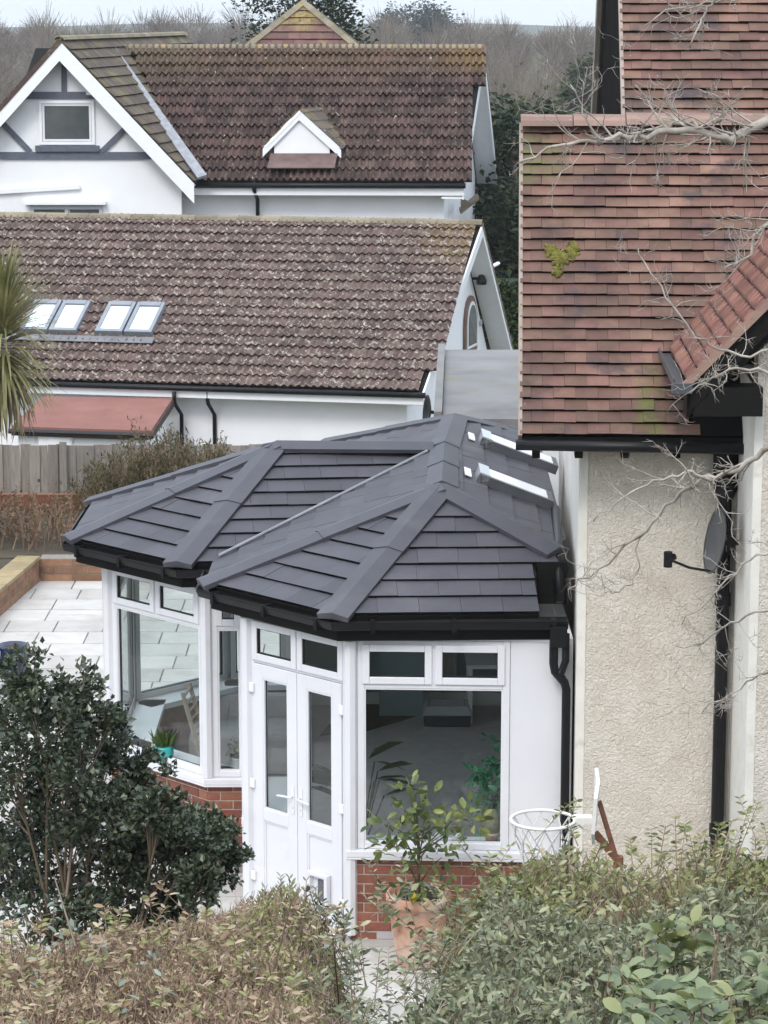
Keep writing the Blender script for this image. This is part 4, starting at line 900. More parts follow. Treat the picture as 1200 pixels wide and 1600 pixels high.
brick_wall(bed, g, 0, g.L, 0, .32, 'side_wall', .107, oldbrick, joint_m, .42, .28)
copm = mat('mossy_coping', [(.25, .19, .1), (.36, .28, .16)], .9, 6, rnd=.12, spots=[((.2, .2, .07), 4, .55, .15)], bump=(50, .5, .01))
for i in range(15):
    p = g.P + g.d * (.44 * i) + UP * .322 + g.n * .02; MB().obox(p, g.d * .432, -g.n * .30, UP * .045).build('coping', copm, bed)
MB().box(-9, -1, 33.5, 37.9, -.02, .27).build('flower_bed_soil', soil_m, kind='structure')
MB().box(-9, -4.9, 26.5, 33.4, -.02, .27).build('flower_bed_soil', soil_m, kind='structure')
slp = thing('sleeper_edging', 'dark brown timber sleepers below the fence behind the red stems', 'garden edging', (-4.5, 37, .2))
MB().box(-7, -3.6, 36.9, 37.05, .2, .5).build('sleeper', wood_br, slp); MB().box(-5.75, -5.6, 36.8, 36.9, .1, .56).build('post', wood_br, slp)
pot = thing('blue_plant_pot', 'glazed dark blue pot standing on the patio at the picture edge', 'plant pot', (-4.17, 28, 0))
MB().lathe((-4.17, 28, .02), [(.10, 0), (.135, .08), (.158, .22), (.15, .34), (.165, .37), (.165, .41), (.14, .41), (.132, .37), (.0, .36)], 24).build('body', mat('blue_glaze', [(.008, .016, .06), (.012, .022, .085)], .15, 4, spec=.8), pot, smooth=True)
MB().lathe((-4.17, 28, .385), [(.13, 0), (.1, .02), (.01, .03)], 14).build('compost', soil_m, pot)

def fan(n, base, spread, hgt, r, lean=.3, kids=3):
    out = []
    for _ in range(n):
        a = V(base) + V((R.uniform(-1, 1) * spread[0], R.uniform(-1, 1) * spread[1], 0)); d = V((R.gauss(0, lean), R.gauss(0, lean), 1)).normalized(); L = hgt * R.uniform(.6, 1.1)
        m1 = a + d * L * .55 + rvec(.02); b = a + d * L + rvec(.05); out += [(a, m1, r, r * .8), (m1, b, r * .8, r * .35)]
        for _ in range(kids):
            t = R.uniform(.3, .95); p = a.lerp(b, t); out.append((p, p + (d + rvec(.5)).normalized() * L * R.uniform(.12, .3), r * .5, r * .25))
    return out
def tone_mat(name, cols, rough=.9, spec=.2): return mat(name, cols, rough, attr='tone', spec=spec)
heather = thing('heather_bush', 'olive brown feathery bush in front of the fence behind the conservatory roof', 'bush', (-3, 35.4, .27))
sg = []; P, D, S_, T_ = [], [], [], []
for cx_ in np.arange(-4.05, -1.6, .11):
    hg = .62 + .62 * math.exp(-((cx_ + 2.95) / 1.0) ** 2) + R.uniform(-.12, .12)
    for _ in range(9):
        f_ = fan(1, (cx_, 35.4 + R.uniform(-.6, .6), .27), (.08, .1), hg * 1.05, .007, .18, 5); sg += f_
        for a, b, _, _ in f_:
            for t in (.3, .6, .9):
                for _ in range(4): P.append((a.lerp(b, t) + rvec(.05))[:]); D.append((V((0, 0, .8)) + rvec(.5))[:]); S_.append(R.uniform(.05, .1)); T_.append(R.random())
sticks(heather, 'twigs', sg, tone_mat('heather_twig', [(.14, .1, .07), (.25, .19, .14)]))
foliage(heather, 'foliage', P, D, S_, T_, leaf_mat('heather_leaf', [(.055, .06, .025), (.1, .095, .045), (.17, .135, .085), (.2, .13, .085)], .8, .2), width=.35)
reds = thing('red_stemmed_shrub', 'reddish bare stemmed shrub in the bed by the brown wall', 'shrub', (-4.6, 34.6, .27))
sg = fan(130, (-4.9, 34.7, .25), (1.15, .8), .62, .009, .25, 5)
sticks(reds, 'stems', sg, tone_mat('red_stem', [(.14, .085, .06), (.26, .16, .11), (.36, .26, .19)]))
P = [(b + rvec(.05))[:] for a, b, _, _ in sg for _ in range(2)]; n = len(P)
foliage(reds, 'dead_leaves', P, [rvec()[:] for _ in P], NR.uniform(.03, .08, n), NR.random(n), leaf_mat('rust_leaf', [(.15, .085, .055), (.24, .16, .1), (.11, .11, .05)], .8, .2), width=.7)

# cordyline palm at the left edge
palm = thing('cordyline_palm', 'spiky yellow green palm crown in front of the roof windows', 'palm', (-5.42, 35, .27))
MB().tube([(-5.5, 35, .2), (-5.46, 35, 1.4), (-5.24, 35, 2.7)], [.13, .1, .09], 10).build('trunk', bark, palm, smooth=True)
pl_m = []
for k in range(4):
    m_ = MB(); n_ = 7; L = 1.0; cur = [.25, .6, 1.0, 1.5][k]
    pts = []; x = z = 0; an = .0
    for i in range(n_ + 1):
        pts.append((x, z)); an = -cur * (i / n_) ** 1.5; x += math.cos(an) * L / n_; z += math.sin(an) * L / n_
    vs = []
    for i, (x, z) in enumerate(pts):
        wd = .015 * (1 - (i / n_) ** 2.2) + .001; vs += [(x, -wd, z + wd * .5), (x, 0, z), (x, wd, z + wd * .5)]
    m_.add(vs, [(i * 3 + j, i * 3 + j + 1, i * 3 + j + 4, i * 3 + j + 3) for i in range(n_) for j in range(2)]); pl_m.append(m_.mesh('leaf'))
palm_g = [mat('palm_leaf', [(.1, .11, .035), (.2, .19, .075), (.34, .29, .14)], .45, 2, rnd=.3, subsurf=.2), mat('old_palm_leaf', [(.2, .15, .08), (.3, .23, .14)], .7, 2, rnd=.3)]
for k in range(4): pl_m.append(pl_m[k].copy()); pl_m[k].materials.append(palm_g[0]); pl_m[k + 4].materials.append(palm_g[1])
for i in range(430):
    el = R.uniform(-1.2, 1.45); az = R.uniform(0, 2 * math.pi); old = el < -.7 and R.random() < .6
    d = V((math.cos(az) * math.cos(el), math.sin(az) * math.cos(el), math.sin(el))); X = d; Y_ = UP.cross(X).normalized(); Z_ = X.cross(Y_)
    o = link(pl_m[(R.randrange(4) if el < .6 else R.randrange(2)) + (4 if old else 0)], 'leaf', None, palm, V((-5.22, 35, 2.9)) + d * .08 + V((0, 0, el * .34)), Matrix((X, Y_, Z_)).transposed().to_quaternion()); o.scale = (R.uniform(.75, 1.05), 1.35, R.uniform(.8, 1.05))

# ------------------------------------------------------------------ front planting
def hedge_pts(n, x0, x1, y0, y1, inside, top, depth):
    out = []
    while len(out) < n:
        k = n * 2; x = NR.uniform(x0, x1, k); y = NR.uniform(y0, y1, k)
        for a, b in zip(x, y):
            e = inside(a, b)
            if e <= 0: continue
            zt_ = top(a, b) - .55 * max(0, 1 - e / .3) ** 2
            out.append((a, b, zt_ - abs(NR.normal(0, depth)))); 
            if len(out) >= n: break
    return np.array(out)
def lump(x, y, f=1): return .055 * math.sin(x * 5.1 * f + y * 2.3) + .045 * math.sin(y * 6.3 * f - x * 3.1) + .035 * math.sin(x * 11.7 * f) * math.sin(y * 9.1 * f)
def xl(y): return float(np.interp(y, [9, 10, 11.2, 12.3, 14, 15.3], [-.34, -.26, .06, .28, .38, .46]))
def topR(x, y): return 2.28 + .19 * (15 - y) + lump(x, y) * 1.3 - .05
privet = thing('privet_hedge', 'grey green privet hedge in the lower right with small glossy leaves', 'hedge', (1.6, 11.5, 1.6))
inR = lambda x, y: min(x - xl(y) - lump(x, y * 1.7), (13.6 + lump(x * 2, 3) * 4) - y) if not (x > 1.05 + (y - 9.3) * .35 and y < 10.9) else 0
P = hedge_pts(36000, -.3, 3.0, 9.0, 13.8, inR, topR, .19); n = len(P)
D = NR.normal(0, .8, (n, 3)) + [0, -.15, .4]
pv_m = leaf_mat('privet_leaf', [(.055, .066, .034), (.14, .157, .085), (.27, .29, .175), (.38, .38, .215)], .34, .5)
foliage(privet, 'foliage', P, D, NR.uniform(.036, .064, n), NR.beta(2, 2.2, n), pv_m, 'oval', .8, singles=300)
def twigs_under(parent, name, n, x0, x1, y0, y1, ins, top, m, L=.28, up=.0, r=.0035):
    sg = []
    for p in hedge_pts(n, x0, x1, y0, y1, ins, top, .1):
        b = V(p) + UP * up; d = V((R.gauss(0, .45), R.gauss(0, .45), 1)).normalized(); a = b - d * R.uniform(.5, 1.2) * L; sg.append((a, b, r, r * .5))
        if R.random() < .5: sg.append((a.lerp(b, .5), a.lerp(b, .5) + (d + rvec(.6)).normalized() * L * .4, r * .6, r * .3))
    return sticks(parent, name, sg, m)
tw_tone = tone_mat('hedge_twig', [(.13, .09, .065), (.3, .21, .155), (.46, .36, .28)])
twigs_under(privet, 'twigs', 3200, -.2, 3.0, 9.0, 13.8, inR, topR, tw_tone)
mixed = thing('twiggy_hedge', 'yellow green hedge with dry twigs below the pebbledashed wall', 'hedge', (1.6, 14.3, 1.0))
def topM(x, y): return topR(x, y) + .0 - .07 * math.exp(-((x - .98) / .28) ** 2) * math.exp(-((y - 14.9) / .9) ** 2) + .04 * math.sin(x * 7)
inM = lambda x, y: min(x - xl(y) - lump(x, y * 1.7), y - 13.2 - lump(x * 2, 3) * 4, 15.35 - y + lump(x, 1))
P = hedge_pts(17000, .3, 3.2, 13, 15.6, inM, topM, .15); n = len(P); D = NR.normal(0, .75, (n, 3)) + [0, -.1, .6]
dry = np.clip(1.25 * np.exp(-((P[:, 0] - 1.55) / .42) ** 2) + .5 * np.sin(P[:, 0] * 4.1) * np.sin(P[:, 1] * 5), 0, 1)
keep = NR.random(n) > dry * .62; P, D, dry = P[keep], D[keep], dry[keep]; n = len(P)
foliage(mixed, 'foliage', P, D, NR.uniform(.036, .07, n), np.clip(NR.beta(2, 2, n) * .75 + dry * .3, 0, 1), leaf_mat('mixed_leaf', [(.085, .105, .04), (.185, .21, .08), (.31, .32, .135), (.42, .33, .21)], .42, .4), 'oval', .9, singles=120)
twigs_under(mixed, 'twigs', 2600, .3, 3.2, 13, 15.6, inM, topM, tw_tone, .34, .05)
sg = []; P, D = [], []
for u, v, L in ((1040, 1290, .32), (1055, 1275, .38), (1125, 1285, .33), (985, 1310, .2), (1180, 1310, .25), (890, 1290, .14), (940, 1318, .15), (1150, 1318, .2)):
    b = at(u, v, 14.6); a = b - UP * L + rvec(.03); sg.append((a, b, .005, .003))
    for t in np.arange(.35, 1.05, .12):
        for s_ in (-1, 1): P.append(a.lerp(b, t)[:]); D.append((V((s_ * .8, R.gauss(0, .4), .5)))[:])
sticks(mixed, 'shoots', sg, tw_tone); n = len(P); foliage(mixed, 'shoot_leaves', P, D, np.full(n, .05), NR.random(n), bpy.data.materials['mixed_leaf'], 'oval', .8)
big = thing('broad_leaved_shrub', 'shrub with broad pale green leaves in the bottom right corner', 'shrub', (1.75, 9.9, 2))
P, D, S_, T_ = [], [], [], []; sg = []
for _ in range(150):
    a, b = R.uniform(.98, 2.1), R.uniform(9.0, 10.9); c = V((a, b, topR(a, b) + R.uniform(-.08, .15) + .07))
    sg.append((c - UP * .4 + rvec(.05), c, .006, .004))
    for k in range(R.randint(4, 6)):
        az = R.uniform(0, 6.28); P.append((c + rvec(.012))[:]); D.append((math.cos(az), math.sin(az), R.uniform(-.1, .7))); S_.append(R.uniform(.07, .125)); T_.append(R.random())
for _ in range(9):
    c = at(R.gauss(1050, 22), R.uniform(1440, 1500), 10.9) ; sg.append((c - UP * .3, c, .006, .004))
    for k in range(4): az = R.uniform(0, 6.28); P.append(c[:]); D.append((math.cos(az) * .6, math.sin(az) * .6, R.uniform(.3, .9))); S_.append(R.uniform(.08, .12)); T_.append(R.uniform(.6, 1))
foliage(big, 'foliage', P, D, S_, T_, leaf_mat('broad_leaf', [(.075, .105, .05), (.145, .185, .09), (.23, .27, .14), (.3, .31, .12)], .32, .5), 'round', 1.0, singles=280, roll=.35)
sticks(big, 'stems', sg, tw_tone)

# brown hedge in the lower left
brown = thing('beech_hedge', 'brown leaved hedge with a green patch in the lower left', 'hedge', (-1.0, 11, 1.7))
def topL(x, y): return 2.86 + .19 * (12 - y) + .22 * math.exp(-((x + .55) / .45) ** 2 - ((y - 11.9) / .9) ** 2) + lump(x, y) * .8
def xr(y): return float(np.interp(y, [9, 10, 11, 12, 13], [-.05, -.09, -.13, -.19, -.3]))
inL = lambda x, y: min(xr(y) - x + lump(x, y * 1.7) * .6, 12.35 + .25 * math.exp(-((x + .5) / .4) ** 2) + lump(x * 2, 1) - y)
P = hedge_pts(40000, -2.3, .1, 8.9, 12.9, inL, topL, .11); n = len(P); D = NR.normal(0, .8, (n, 3)) + [0, -.1, .5]
gr_ = 1.15 * np.exp(-((P[:, 0] + .42) / .28) ** 2 - ((P[:, 1] - 11.7) / .75) ** 2) + .7 * np.exp(-((P[:, 0] + .2) / .22) ** 2 - ((P[:, 1] - 10.2) / 1.3) ** 2) + .25 * np.sin(P[:, 0] * 5) * np.sin(P[:, 1] * 4)
tone = np.where(NR.random(n) < np.clip(gr_, .16, .92), NR.uniform(.58, 1, n), NR.uniform(0, .5, n))
bh_m = leaf_mat('beech_leaf', [(.23, .155, .105), (.4, .29, .195), (.54, .43, .30), (.2, .22, .08), (.36, .37, .16)], .6, .3)
foliage(brown, 'foliage', P, D, NR.uniform(.018, .042, n), tone, bh_m, 'fold', .55, singles=200)
twigs_under(brown, 'twigs', 8000, -2.3, .1, 8.9, 12.9, inL, topL, tw_tone, .25, .05, .0028)
sg = []; P, D = [], []
for _ in range(34):
    u = R.choice([R.gauss(440, 22), R.gauss(490, 25), R.gauss(525, 15)]); b = at(u, R.uniform(1365, 1420) + max(0, u - 470) * .7, 12.1); L = R.uniform(.16, .3); a = b - UP * L + rvec(.04); sg.append((a, b, .004, .002))
    for t in np.arange(.3, 1.05, .17):
        for s_ in (-1, 1): P.append(a.lerp(b, t)[:]); D.append((s_ * .6, R.gauss(0, .4), .8))
sticks(brown, 'shoots', sg, tw_tone); n = len(P); foliage(brown, 'shoot_leaves', P, D, NR.uniform(.03, .045, n), NR.random(n) * .8, pv_m, 'oval', .7)
def straggle(parent, pts, m, lf, n_each=4, spread=.12, lf_len=1.0):
    sg_, P_, D_ = [], [], []
    for p in pts:
        for _ in range(n_each):
            a = p + rvec(spread); L = R.uniform(.12, .3) * lf_len; d = V((R.gauss(0, .5), R.gauss(-.1, .4), R.uniform(.4, 1))).normalized(); b = a + d * L; sg_.append((a - d * .1, b, .003, .0016))
            for t in np.arange(.2, 1.05, .15):
                for q in (-1, 1): P_.append(a.lerp(b, t)[:]); D_.append((V((q * .7, R.gauss(0, .5), .35)) + rvec(.2))[:])
    sticks(parent, 'stray_twigs', sg_, tw_tone); k = len(P_); foliage(parent, 'stray_leaves', P_, D_, NR.uniform(.03, .06, k), NR.random(k), lf, 'oval', .8)
straggle(brown, [V((xr(y) - R.uniform(-.08, .25), y, topL(xr(y) - .2, y) - R.uniform(.05, .45))) for y in np.linspace(9.3, 12.0, 20)], None, pv_m, 3, .08, .75)
straggle(privet, [V((xl(y) + R.uniform(-.16, .2), y, topR(xl(y) + .15, y) - R.uniform(.02, .45))) for y in np.linspace(9.2, 13.6, 30)], None, pv_m, 3)
straggle(privet, [V((x, y, topR(x, y))) for x, y in zip(NR.uniform(.3, 2.3, 40), NR.uniform(9.4, 13.4, 40))], None, pv_m, 2)
straggle(mixed, [V((x, y, topM(x, y))) for x, y in zip(NR.uniform(.55, 2.6, 40), NR.uniform(13.6, 15.2, 40))], None, bpy.data.materials['mixed_leaf'], 2)
straggle(brown, [V((x, y, topL(x, y))) for x, y in zip(NR.uniform(-2, -.3, 60), NR.uniform(9.4, 12.0, 60))], None, bh_m, 2, .06, .5)
sage = thing('pale_leaved_shrub', 'thin shrub with pale grey green leaves and dark stems at the lower left', 'shrub', (-1.6, 11.2, 2))
sg = []; P, D, S_ = [], [], []
for u, v, y_ in ((15, 1440, 12.0), (40, 1425, 12), (85, 1412, 12), (100, 1470, 11.5), (118, 1450, 11.5), (62, 1500, 11), (60, 1560, 10.5), (240, 1490, 11.2), (250, 1545, 10.5), (395, 1505, 11), (440, 1590, 10.2), (150, 1480, 11.3), (30, 1590, 10), (310, 1520, 11), (190, 1560, 10.4), (520, 1470, 11.5), (545, 1520, 11)):
    b = at(u, v, y_) + UP * .03; a = b + V((R.uniform(-.05, .05), .0, -R.uniform(.35, .6))); sg.append((a, b, .005, .003))
    for k in range(9): az = R.uniform(0, 6.28); P.append((b + rvec(.02) - UP * R.uniform(0, .1))[:]); D.append((math.cos(az), math.sin(az), R.uniform(-.1, .8))); S_.append(R.uniform(.04, .07))
for u0, v0, u1, v1 in ((232, 1600, 210, 1470), (268, 1600, 232, 1480), (225, 1600, 160, 1520), (405, 1600, 455, 1420), (118, 1480, 85, 1380), (20, 1600, 0, 1540), (140, 1600, 150, 1530)):
    sg.append((at(u0, v0, 10.2), at(u1, v1, 11.2) + UP * .03, .007, .004))
sticks(sage, 'stems', sg, tone_mat('dark_stem', [(.06, .035, .03), (.13, .08, .06), (.3, .24, .18)])); n = len(P)
foliage(sage, 'foliage', P, D, S_, NR.random(n), leaf_mat('sage_leaf', [(.14, .18, .14), (.24, .29, .235), (.36, .4, .34)], .6, .3), 'oval', .8)

# dark evergreen shrub
dark = thing('evergreen_shrub', 'large dark glossy leaved evergreen shrub standing before the conservatory', 'shrub', (-1.75, 15.5, .5))
CL = [(38, 1068, 34), (105, 1098, 36), (10, 1125, 50), (75, 1140, 50), (135, 1125, 38), (20, 1200, 60), (105, 1200, 52), (165, 1190, 34), (208, 1205, 27), (200, 1245, 36), (250, 1268, 26), (290, 1296, 26), (55, 1275, 60), (140, 1280, 50),
      (225, 1300, 42), (300, 1320, 36), (345, 1345, 26), (20, 1350, 60), (100, 1350, 56), (180, 1360, 46), (255, 1370, 40), (320, 1385, 28), (265, 1310, 34), (345, 1320, 24), (330, 1300, 24), (195, 1290, 40), (285, 1400, 36), (60, 1420, 60), (150, 1425, 50), (230, 1425, 40), (-60, 1150, 60), (-60, 1300, 70), (-50, 1400, 60)]
P, D, S_ = [], [], []; sg = []; base = V((-1.75, 15.5, .5))
for i, (u, v, r) in enumerate(CL):
    y_ = 15.4 + R.uniform(-.45, .45); c = at(u, v, y_); rr = r / F * 16.1
    mid_ = base.lerp(c, .5) + V((R.gauss(0, .1), R.gauss(0, .1), -.05)); b0 = base + V((R.gauss(0, .18), R.gauss(0, .12), 0)); sg += [(b0, mid_, .02, .013), (mid_, c, .012, .006)]
    for _ in range(14):
        e = c + rvec(rr * .55); k0 = mid_.lerp(c, R.uniform(.6, 1)); sg.append((k0, e, .007, .003))
        for _ in range(70): q = e + rvec(rr * .24); P.append(q[:]); D.append(((q - c).normalized() * .6 + rvec(.6) + UP * .3)[:]); S_.append(R.uniform(.028, .056))
n = len(P); foliage(dark, 'foliage', P, D, S_, NR.beta(1.6, 3, n), leaf_mat('evergreen_leaf', [(.022, .032, .018), (.05, .068, .038), (.105, .125, .072), (.22, .23, .15)], .28, .55, .12), 'fold', .85, singles=200)
sticks(dark, 'branches', sg, tone_mat('shrub_branch', [(.16, .115, .08), (.32, .24, .18)]), n=5)

# lemon tree in its pot
lem = thing('terracotta_pot', 'large terracotta pot with a pale bloom on the patio by the brick plinth', 'plant pot', (.27, 19.15, 0))
pr = [(.155, 0), (.165, .02), (.19, .15), (.21, .3), (.225, .42), (.235, .5), (.25, .505), (.256, .53), (.256, .575), (.245, .59), (.228, .59), (.225, .55), (.0, .54)]
MB().lathe((.27, 19.15, .018), pr, 32).build('body', terracotta, lem, smooth=True)
MB().lathe((.27, 19.15, .56), [(.222, 0), (.1, .012), (.01, .02)], 16).build('compost', soil_m, lem)
lt = thing('lemon_tree', 'small leafy lemon tree with one yellow lemon growing in the terracotta pot', 'lemon tree', (.27, 19.15, .57))
LC = [(640, 1238, 22), (650, 1265, 24), (632, 1265, 16), (668, 1275, 16), (725, 1272, 20), (740, 1285, 14), (700, 1285, 14), (600, 1288, 15), (622, 1300, 18), (655, 1303, 22), (690, 1305, 18), (660, 1335, 26), (690, 1340, 22), (630, 1345, 22), (605, 1325, 10), (645, 1375, 22), (670, 1385, 18), (620, 1410, 18), (650, 1425, 20), (690, 1405, 18), (680, 1440, 16)]
P, D, S_ = [], [], []; tb = V((.27, 19.15, .56)); sg = [(tb, tb + V((0, 0, .45)), .016, .013), (tb + V((0, 0, .45)), tb + V((-.03, -.03, .85)), .013, .008)]
for u, v, r in LC:
    c = at(u, v, 19.05 + R.uniform(-.13, .13)); st = tb + V((0, 0, R.uniform(.25, .5))) if c.z > 1.0 else tb + V((0, 0, .1)); sg += [(st, st.lerp(c, .6) + UP * .03, .008, .005), (st.lerp(c, .6) + UP * .03, c, .005, .003)]
    for _ in range(17): q = c + rvec(r / 201 * .6); P.append(q[:]); D.append(((q - c).normalized() + rvec(.4) + UP * .1)[:]); S_.append(R.uniform(.07, .115))
n = len(P); foliage(lt, 'foliage', P, D, S_, np.clip(NR.beta(2, 2, n) + np.where(np.array(P)[:, 2] > 1.15, .15, -.1), 0, 1), leaf_mat('lemon_leaf', [(.045, .072, .026), (.09, .13, .042), (.17, .21, .065), (.32, .34, .11)], .32, .5), 'round', .85, singles=260)
sticks(lt, 'branches', sg, tone_mat('green_bark', [(.1, .09, .05), (.17, .14, .09)]), n=6)
MB().lathe(at(645, 1402, 18.93), [(.004, -.042), (.022, -.034), (.034, -.01), (.034, .012), (.022, .032), (.008, .04), (.003, .046)], 14).build('lemon', mat('lemon_yellow', [(.62, .42, .03), (.7, .5, .04)], .4, 9), lt, smooth=True)

# basketball hoop
hoop = thing('basketball_hoop', 'white basketball hoop with a hanging net and edge on backboard above the hedge', 'basketball hoop', (1.53, 16, .3))
hm_w = mat('white_painted_metal', [(.66, .65, .62), (.74, .73, .7)], .45, 8); hc = at(848, 1281, 16.0); hr = .208
rim = [hc + V((math.cos(t) * hr, math.sin(t) * hr, 0)) for t in np.linspace(0, 2 * math.pi, 37)]
MB().tube(rim, .0115, 8, False).build('ring', hm_w, hoop, smooth=True)
nb = MB(); cord = mat('white_cord', [(.62, .62, .6), (.7, .7, .68)], .9, 20)
for k in range(12):
    for s_ in (-1, 1):
        pts = [hc + V((math.cos(t0) * r_, math.sin(t0) * r_, z)) for j, (r_, z) in enumerate(((hr, -.01), (hr * .9, -.1), (hr * .72, -.2), (hr * .6, -.3), (hr * .58, -.38))) for t0 in [2 * math.pi * k / 12 + s_ * .262 * j]]
        nb.tube(pts, .0055, 4, False)
nb.build('net', cord, hoop, smooth=True)
bt, bb = at(931, 1213, 16.0), at(924, 1312, 16.0); bd = V((.012, .30, 0))
bk_ = MB().prism([bt - bd * .35, bt + bd * .65, at(936, 1232, 16) + bd * .9, at(930, 1306, 16) + bd * .9, bb + bd * .4, bb - bd * .3, at(922, 1290, 16) - bd * .6, at(926, 1235, 16) - bd * .6], V((.022, -.006, 0))).build('backboard', hm_w, hoop)
ar = at(912, 1287, 16.0); nb = MB(); nb.box(hc.x + hr - .005, bb.x + .0, 15.955, 16.045, hc.z - .018, hc.z + .026); nb.build('bracket', hm_w, hoop)
MB().beam(at(898, 1283, 16), at(921, 1305, 16), .012, .012).build('stay', hm_w, hoop)
rust = mat('rust_brown_metal', [(.13, .06, .04), (.25, .11, .065)], .7, 18)
MB().beam(at(936, 1252, 16.02), at(962, 1338, 16.05), .02, .03).build('upper_arm', rust, hoop); MB().beam(at(930, 1302, 16.0), at(966, 1345, 16.05), .028, .05).build('lower_arm', rust, hoop)
q = at(966, 1345, 16.05); MB().tube([q + UP * .03, V((q.x + .02, q.y, .2))], .035, 10).build('pole', rust, hoop)

# ------------------------------------------------------------------ things inside the conservatory
tp = thing('turquoise_plant_pot', 'turquoise pot of spiky grass standing on the left window board', 'plant pot', (-1.78, 22.12, .78))
c_ = at(255, 1173, 22.15); c_.z = .778
MB().lathe(c_, [(.06, 0), (.085, .03), (.095, .09), (.09, .14), (.08, .155), (.07, .15), (.0, .14)], 20).build('body', mat('turquoise_glaze', [(.03, .33, .34), (.05, .42, .42)], .3, 8), tp, smooth=True)
P = [(c_ + V((R.gauss(0, .03), R.gauss(0, .03), .14)))[:] for _ in range(60)]; foliage(tp, 'grass_blades', P, [(R.gauss(0, .35), R.gauss(0, .35), 1) for _ in P], NR.uniform(.1, .2, 60), NR.random(60), leaf_mat('grass_blade', [(.05, .09, .02), (.1, .16, .04)]), width=.25)
wp_ = thing('white_plant_pot', 'white pot with a pale leaved succulent on the narrow window board', 'plant pot', (-1.3, 21.9, .78))
c_ = at(374, 1200, 21.87); c_.z = .778
MB().lathe(c_, [(.05, 0), (.055, .02), (.066, .12), (.07, .125), (.06, .125), (.0, .11)], 18).build('body', upvc, wp_, smooth=True)
P = [(c_ + V((R.gauss(0, .045), R.gauss(0, .04), .2 + R.gauss(0, .05))))[:] for _ in range(90)]; foliage(wp_, 'leaves', P, [rvec()[:] for _ in P], NR.uniform(.04, .08, 90), NR.random(90), leaf_mat('succulent_leaf', [(.2, .22, .17), (.3, .31, .24), (.42, .4, .33)], .5), 'round')
fc = thing('folded_chair', 'folded wooden slatted chair leaning inside the left window', 'chair', (-1.5, 22.7, .08))
grey_wood = mat('grey_brown_wood', [(.2, .17, .13), (.29, .25, .19)], .7, 8)
a, b = at(285, 1083, 22.6), at(312, 1178, 22.35); a2, b2 = at(296, 1068, 22.75), at(325, 1170, 22.45)
ax_ = (b - a) * .62
for p, q in ((a, b), (a2, b2)): MB().beam(p, q + (q - p) * .6, .03, .03).build('leg', grey_wood, fc)
for t in np.arange(.06, 1.4, .13): MB().beam(a.lerp(b, t), a2.lerp(b2, t), .05, .012, (b - a).normalized()).build('slat', grey_wood, fc)
lit = thing('litter_tray', 'grey hooded rim litter tray on the carpet below the slate blue cabinet', 'litter tray', (.67, 25.7, .08))
tb_ = V((.66, 25.95, .085)); mb = MB()
def tray(z0, z1, w0, w1, d0, d1, m, nm):
    mb = MB(); p0 = [tb_ + V((sx * w0, sy * d0, z0)) for sx, sy in ((-1, -1), (1, -1), (1, 1), (-1, 1))]; p1 = [tb_ + V((sx * w1, sy * d1, z1)) for sx, sy in ((-1, -1), (1, -1), (1, 1), (-1, 1))]
    p2 = [tb_ + V((sx * (w1 - .03), sy * (d1 - .03), z1)) for sx, sy in ((-1, -1), (1, -1), (1, 1), (-1, 1))]; p3 = [p - UP * .08 for p in p2]
    mb.add(p0 + p1 + p2 + p3, [(3, 2, 1, 0)] + [(i + o, (i + 1) % 4 + o, (i + 1) % 4 + o + 4, i + o + 4) for o in (0, 4, 8) for i in range(4)] + [(12, 13, 14, 15)]); mb.build(nm, m, lit, bevel=.02)
tray(0, .12, .24, .25, .16, .17, mat('navy_plastic', [(.02, .025, .045), (.03, .035, .06)], .4), 'base'); tray(.122, .22, .265, .22, .185, .15, mat('pale_grey_plastic', [(.35, .37, .39), (.42, .44, .46)], .4), 'rim')
cab = thing('slate_blue_cabinet', 'slate blue cabinet with a white worktop at the back of the conservatory', 'cabinet', (.2, 26.3, .08))
MB().box(-.05, .42, 26.2, 26.67, .08, .92).build('body', inner_blue, cab); MB().box(-.08, .45, 26.16, 26.67, .921, .955).build('worktop', inner_w, cab)
MB().lathe((.3, 26.4, .956), [(.05, 0), (.08, .05), (.085, .07), (.0, .06)], 14).build('bowl', mat('brown_bowl', [(.2, .12, .08), (.25, .15, .1)], .5), cab)
tb2 = thing('white_side_table', 'white table with square legs beside the cabinet at the back', 'table', (1.1, 26.1, .08))
MB().box(.86, 1.41, 25.9, 26.6, .68, .72).build('tabletop', inner_w, tb2)
for x, y in ((.88, 25.92), (1.35, 25.92), (.88, 26.54), (1.35, 26.54)): MB().box(x, x + .045, y, y + .045, .08, .68).build('leg', inner_w, tb2)
tw = thing('striped_towel', 'pale striped towel hanging behind the litter tray', 'towel', (.7, 26.6, .3))
mb = MB(); mb.add([(x, 26.62 + .012 * math.sin(k * 2.1) + dy, z) for dy in (0, .01) for z in (.25, .75) for k, x in enumerate(np.linspace(.6, .78, 9))], [(i, i + 1, i + 10, i + 9) for i in range(8)] + [(i + 18, i + 27, i + 28, i + 19) for i in range(8)]); mb.build('cloth', mat('towel_cloth', [(.35, .34, .34), (.5, .5, .5)], .95, 40, stretch=(3, 1, .1)), tw)
rg = thing('dark_rug', 'dark flat rug on the conservatory carpet by the doors', 'rug', (-.1, 25.6, .083))
MB().prism([atz(540, 1105, .084), atz(600, 1098, .084), atz(648, 1120, .084), atz(575, 1142, .084), atz(500, 1150, .084)], (0, 0, .01)).build('pile', rug_m, rg)
sofa = thing('grey_settee', 'low grey settee along the far windows of the left bay', 'settee', (-1.4, 24.3, .08))
MB().box(-1.9, -.9, 24.0, 24.7, .1, .5).build('seat', carpet_m, sofa, bevel=.05); MB().box(-1.9, -.9, 24.7, 24.85, .1, .72).build('backrest', carpet_m, sofa, bevel=.04)
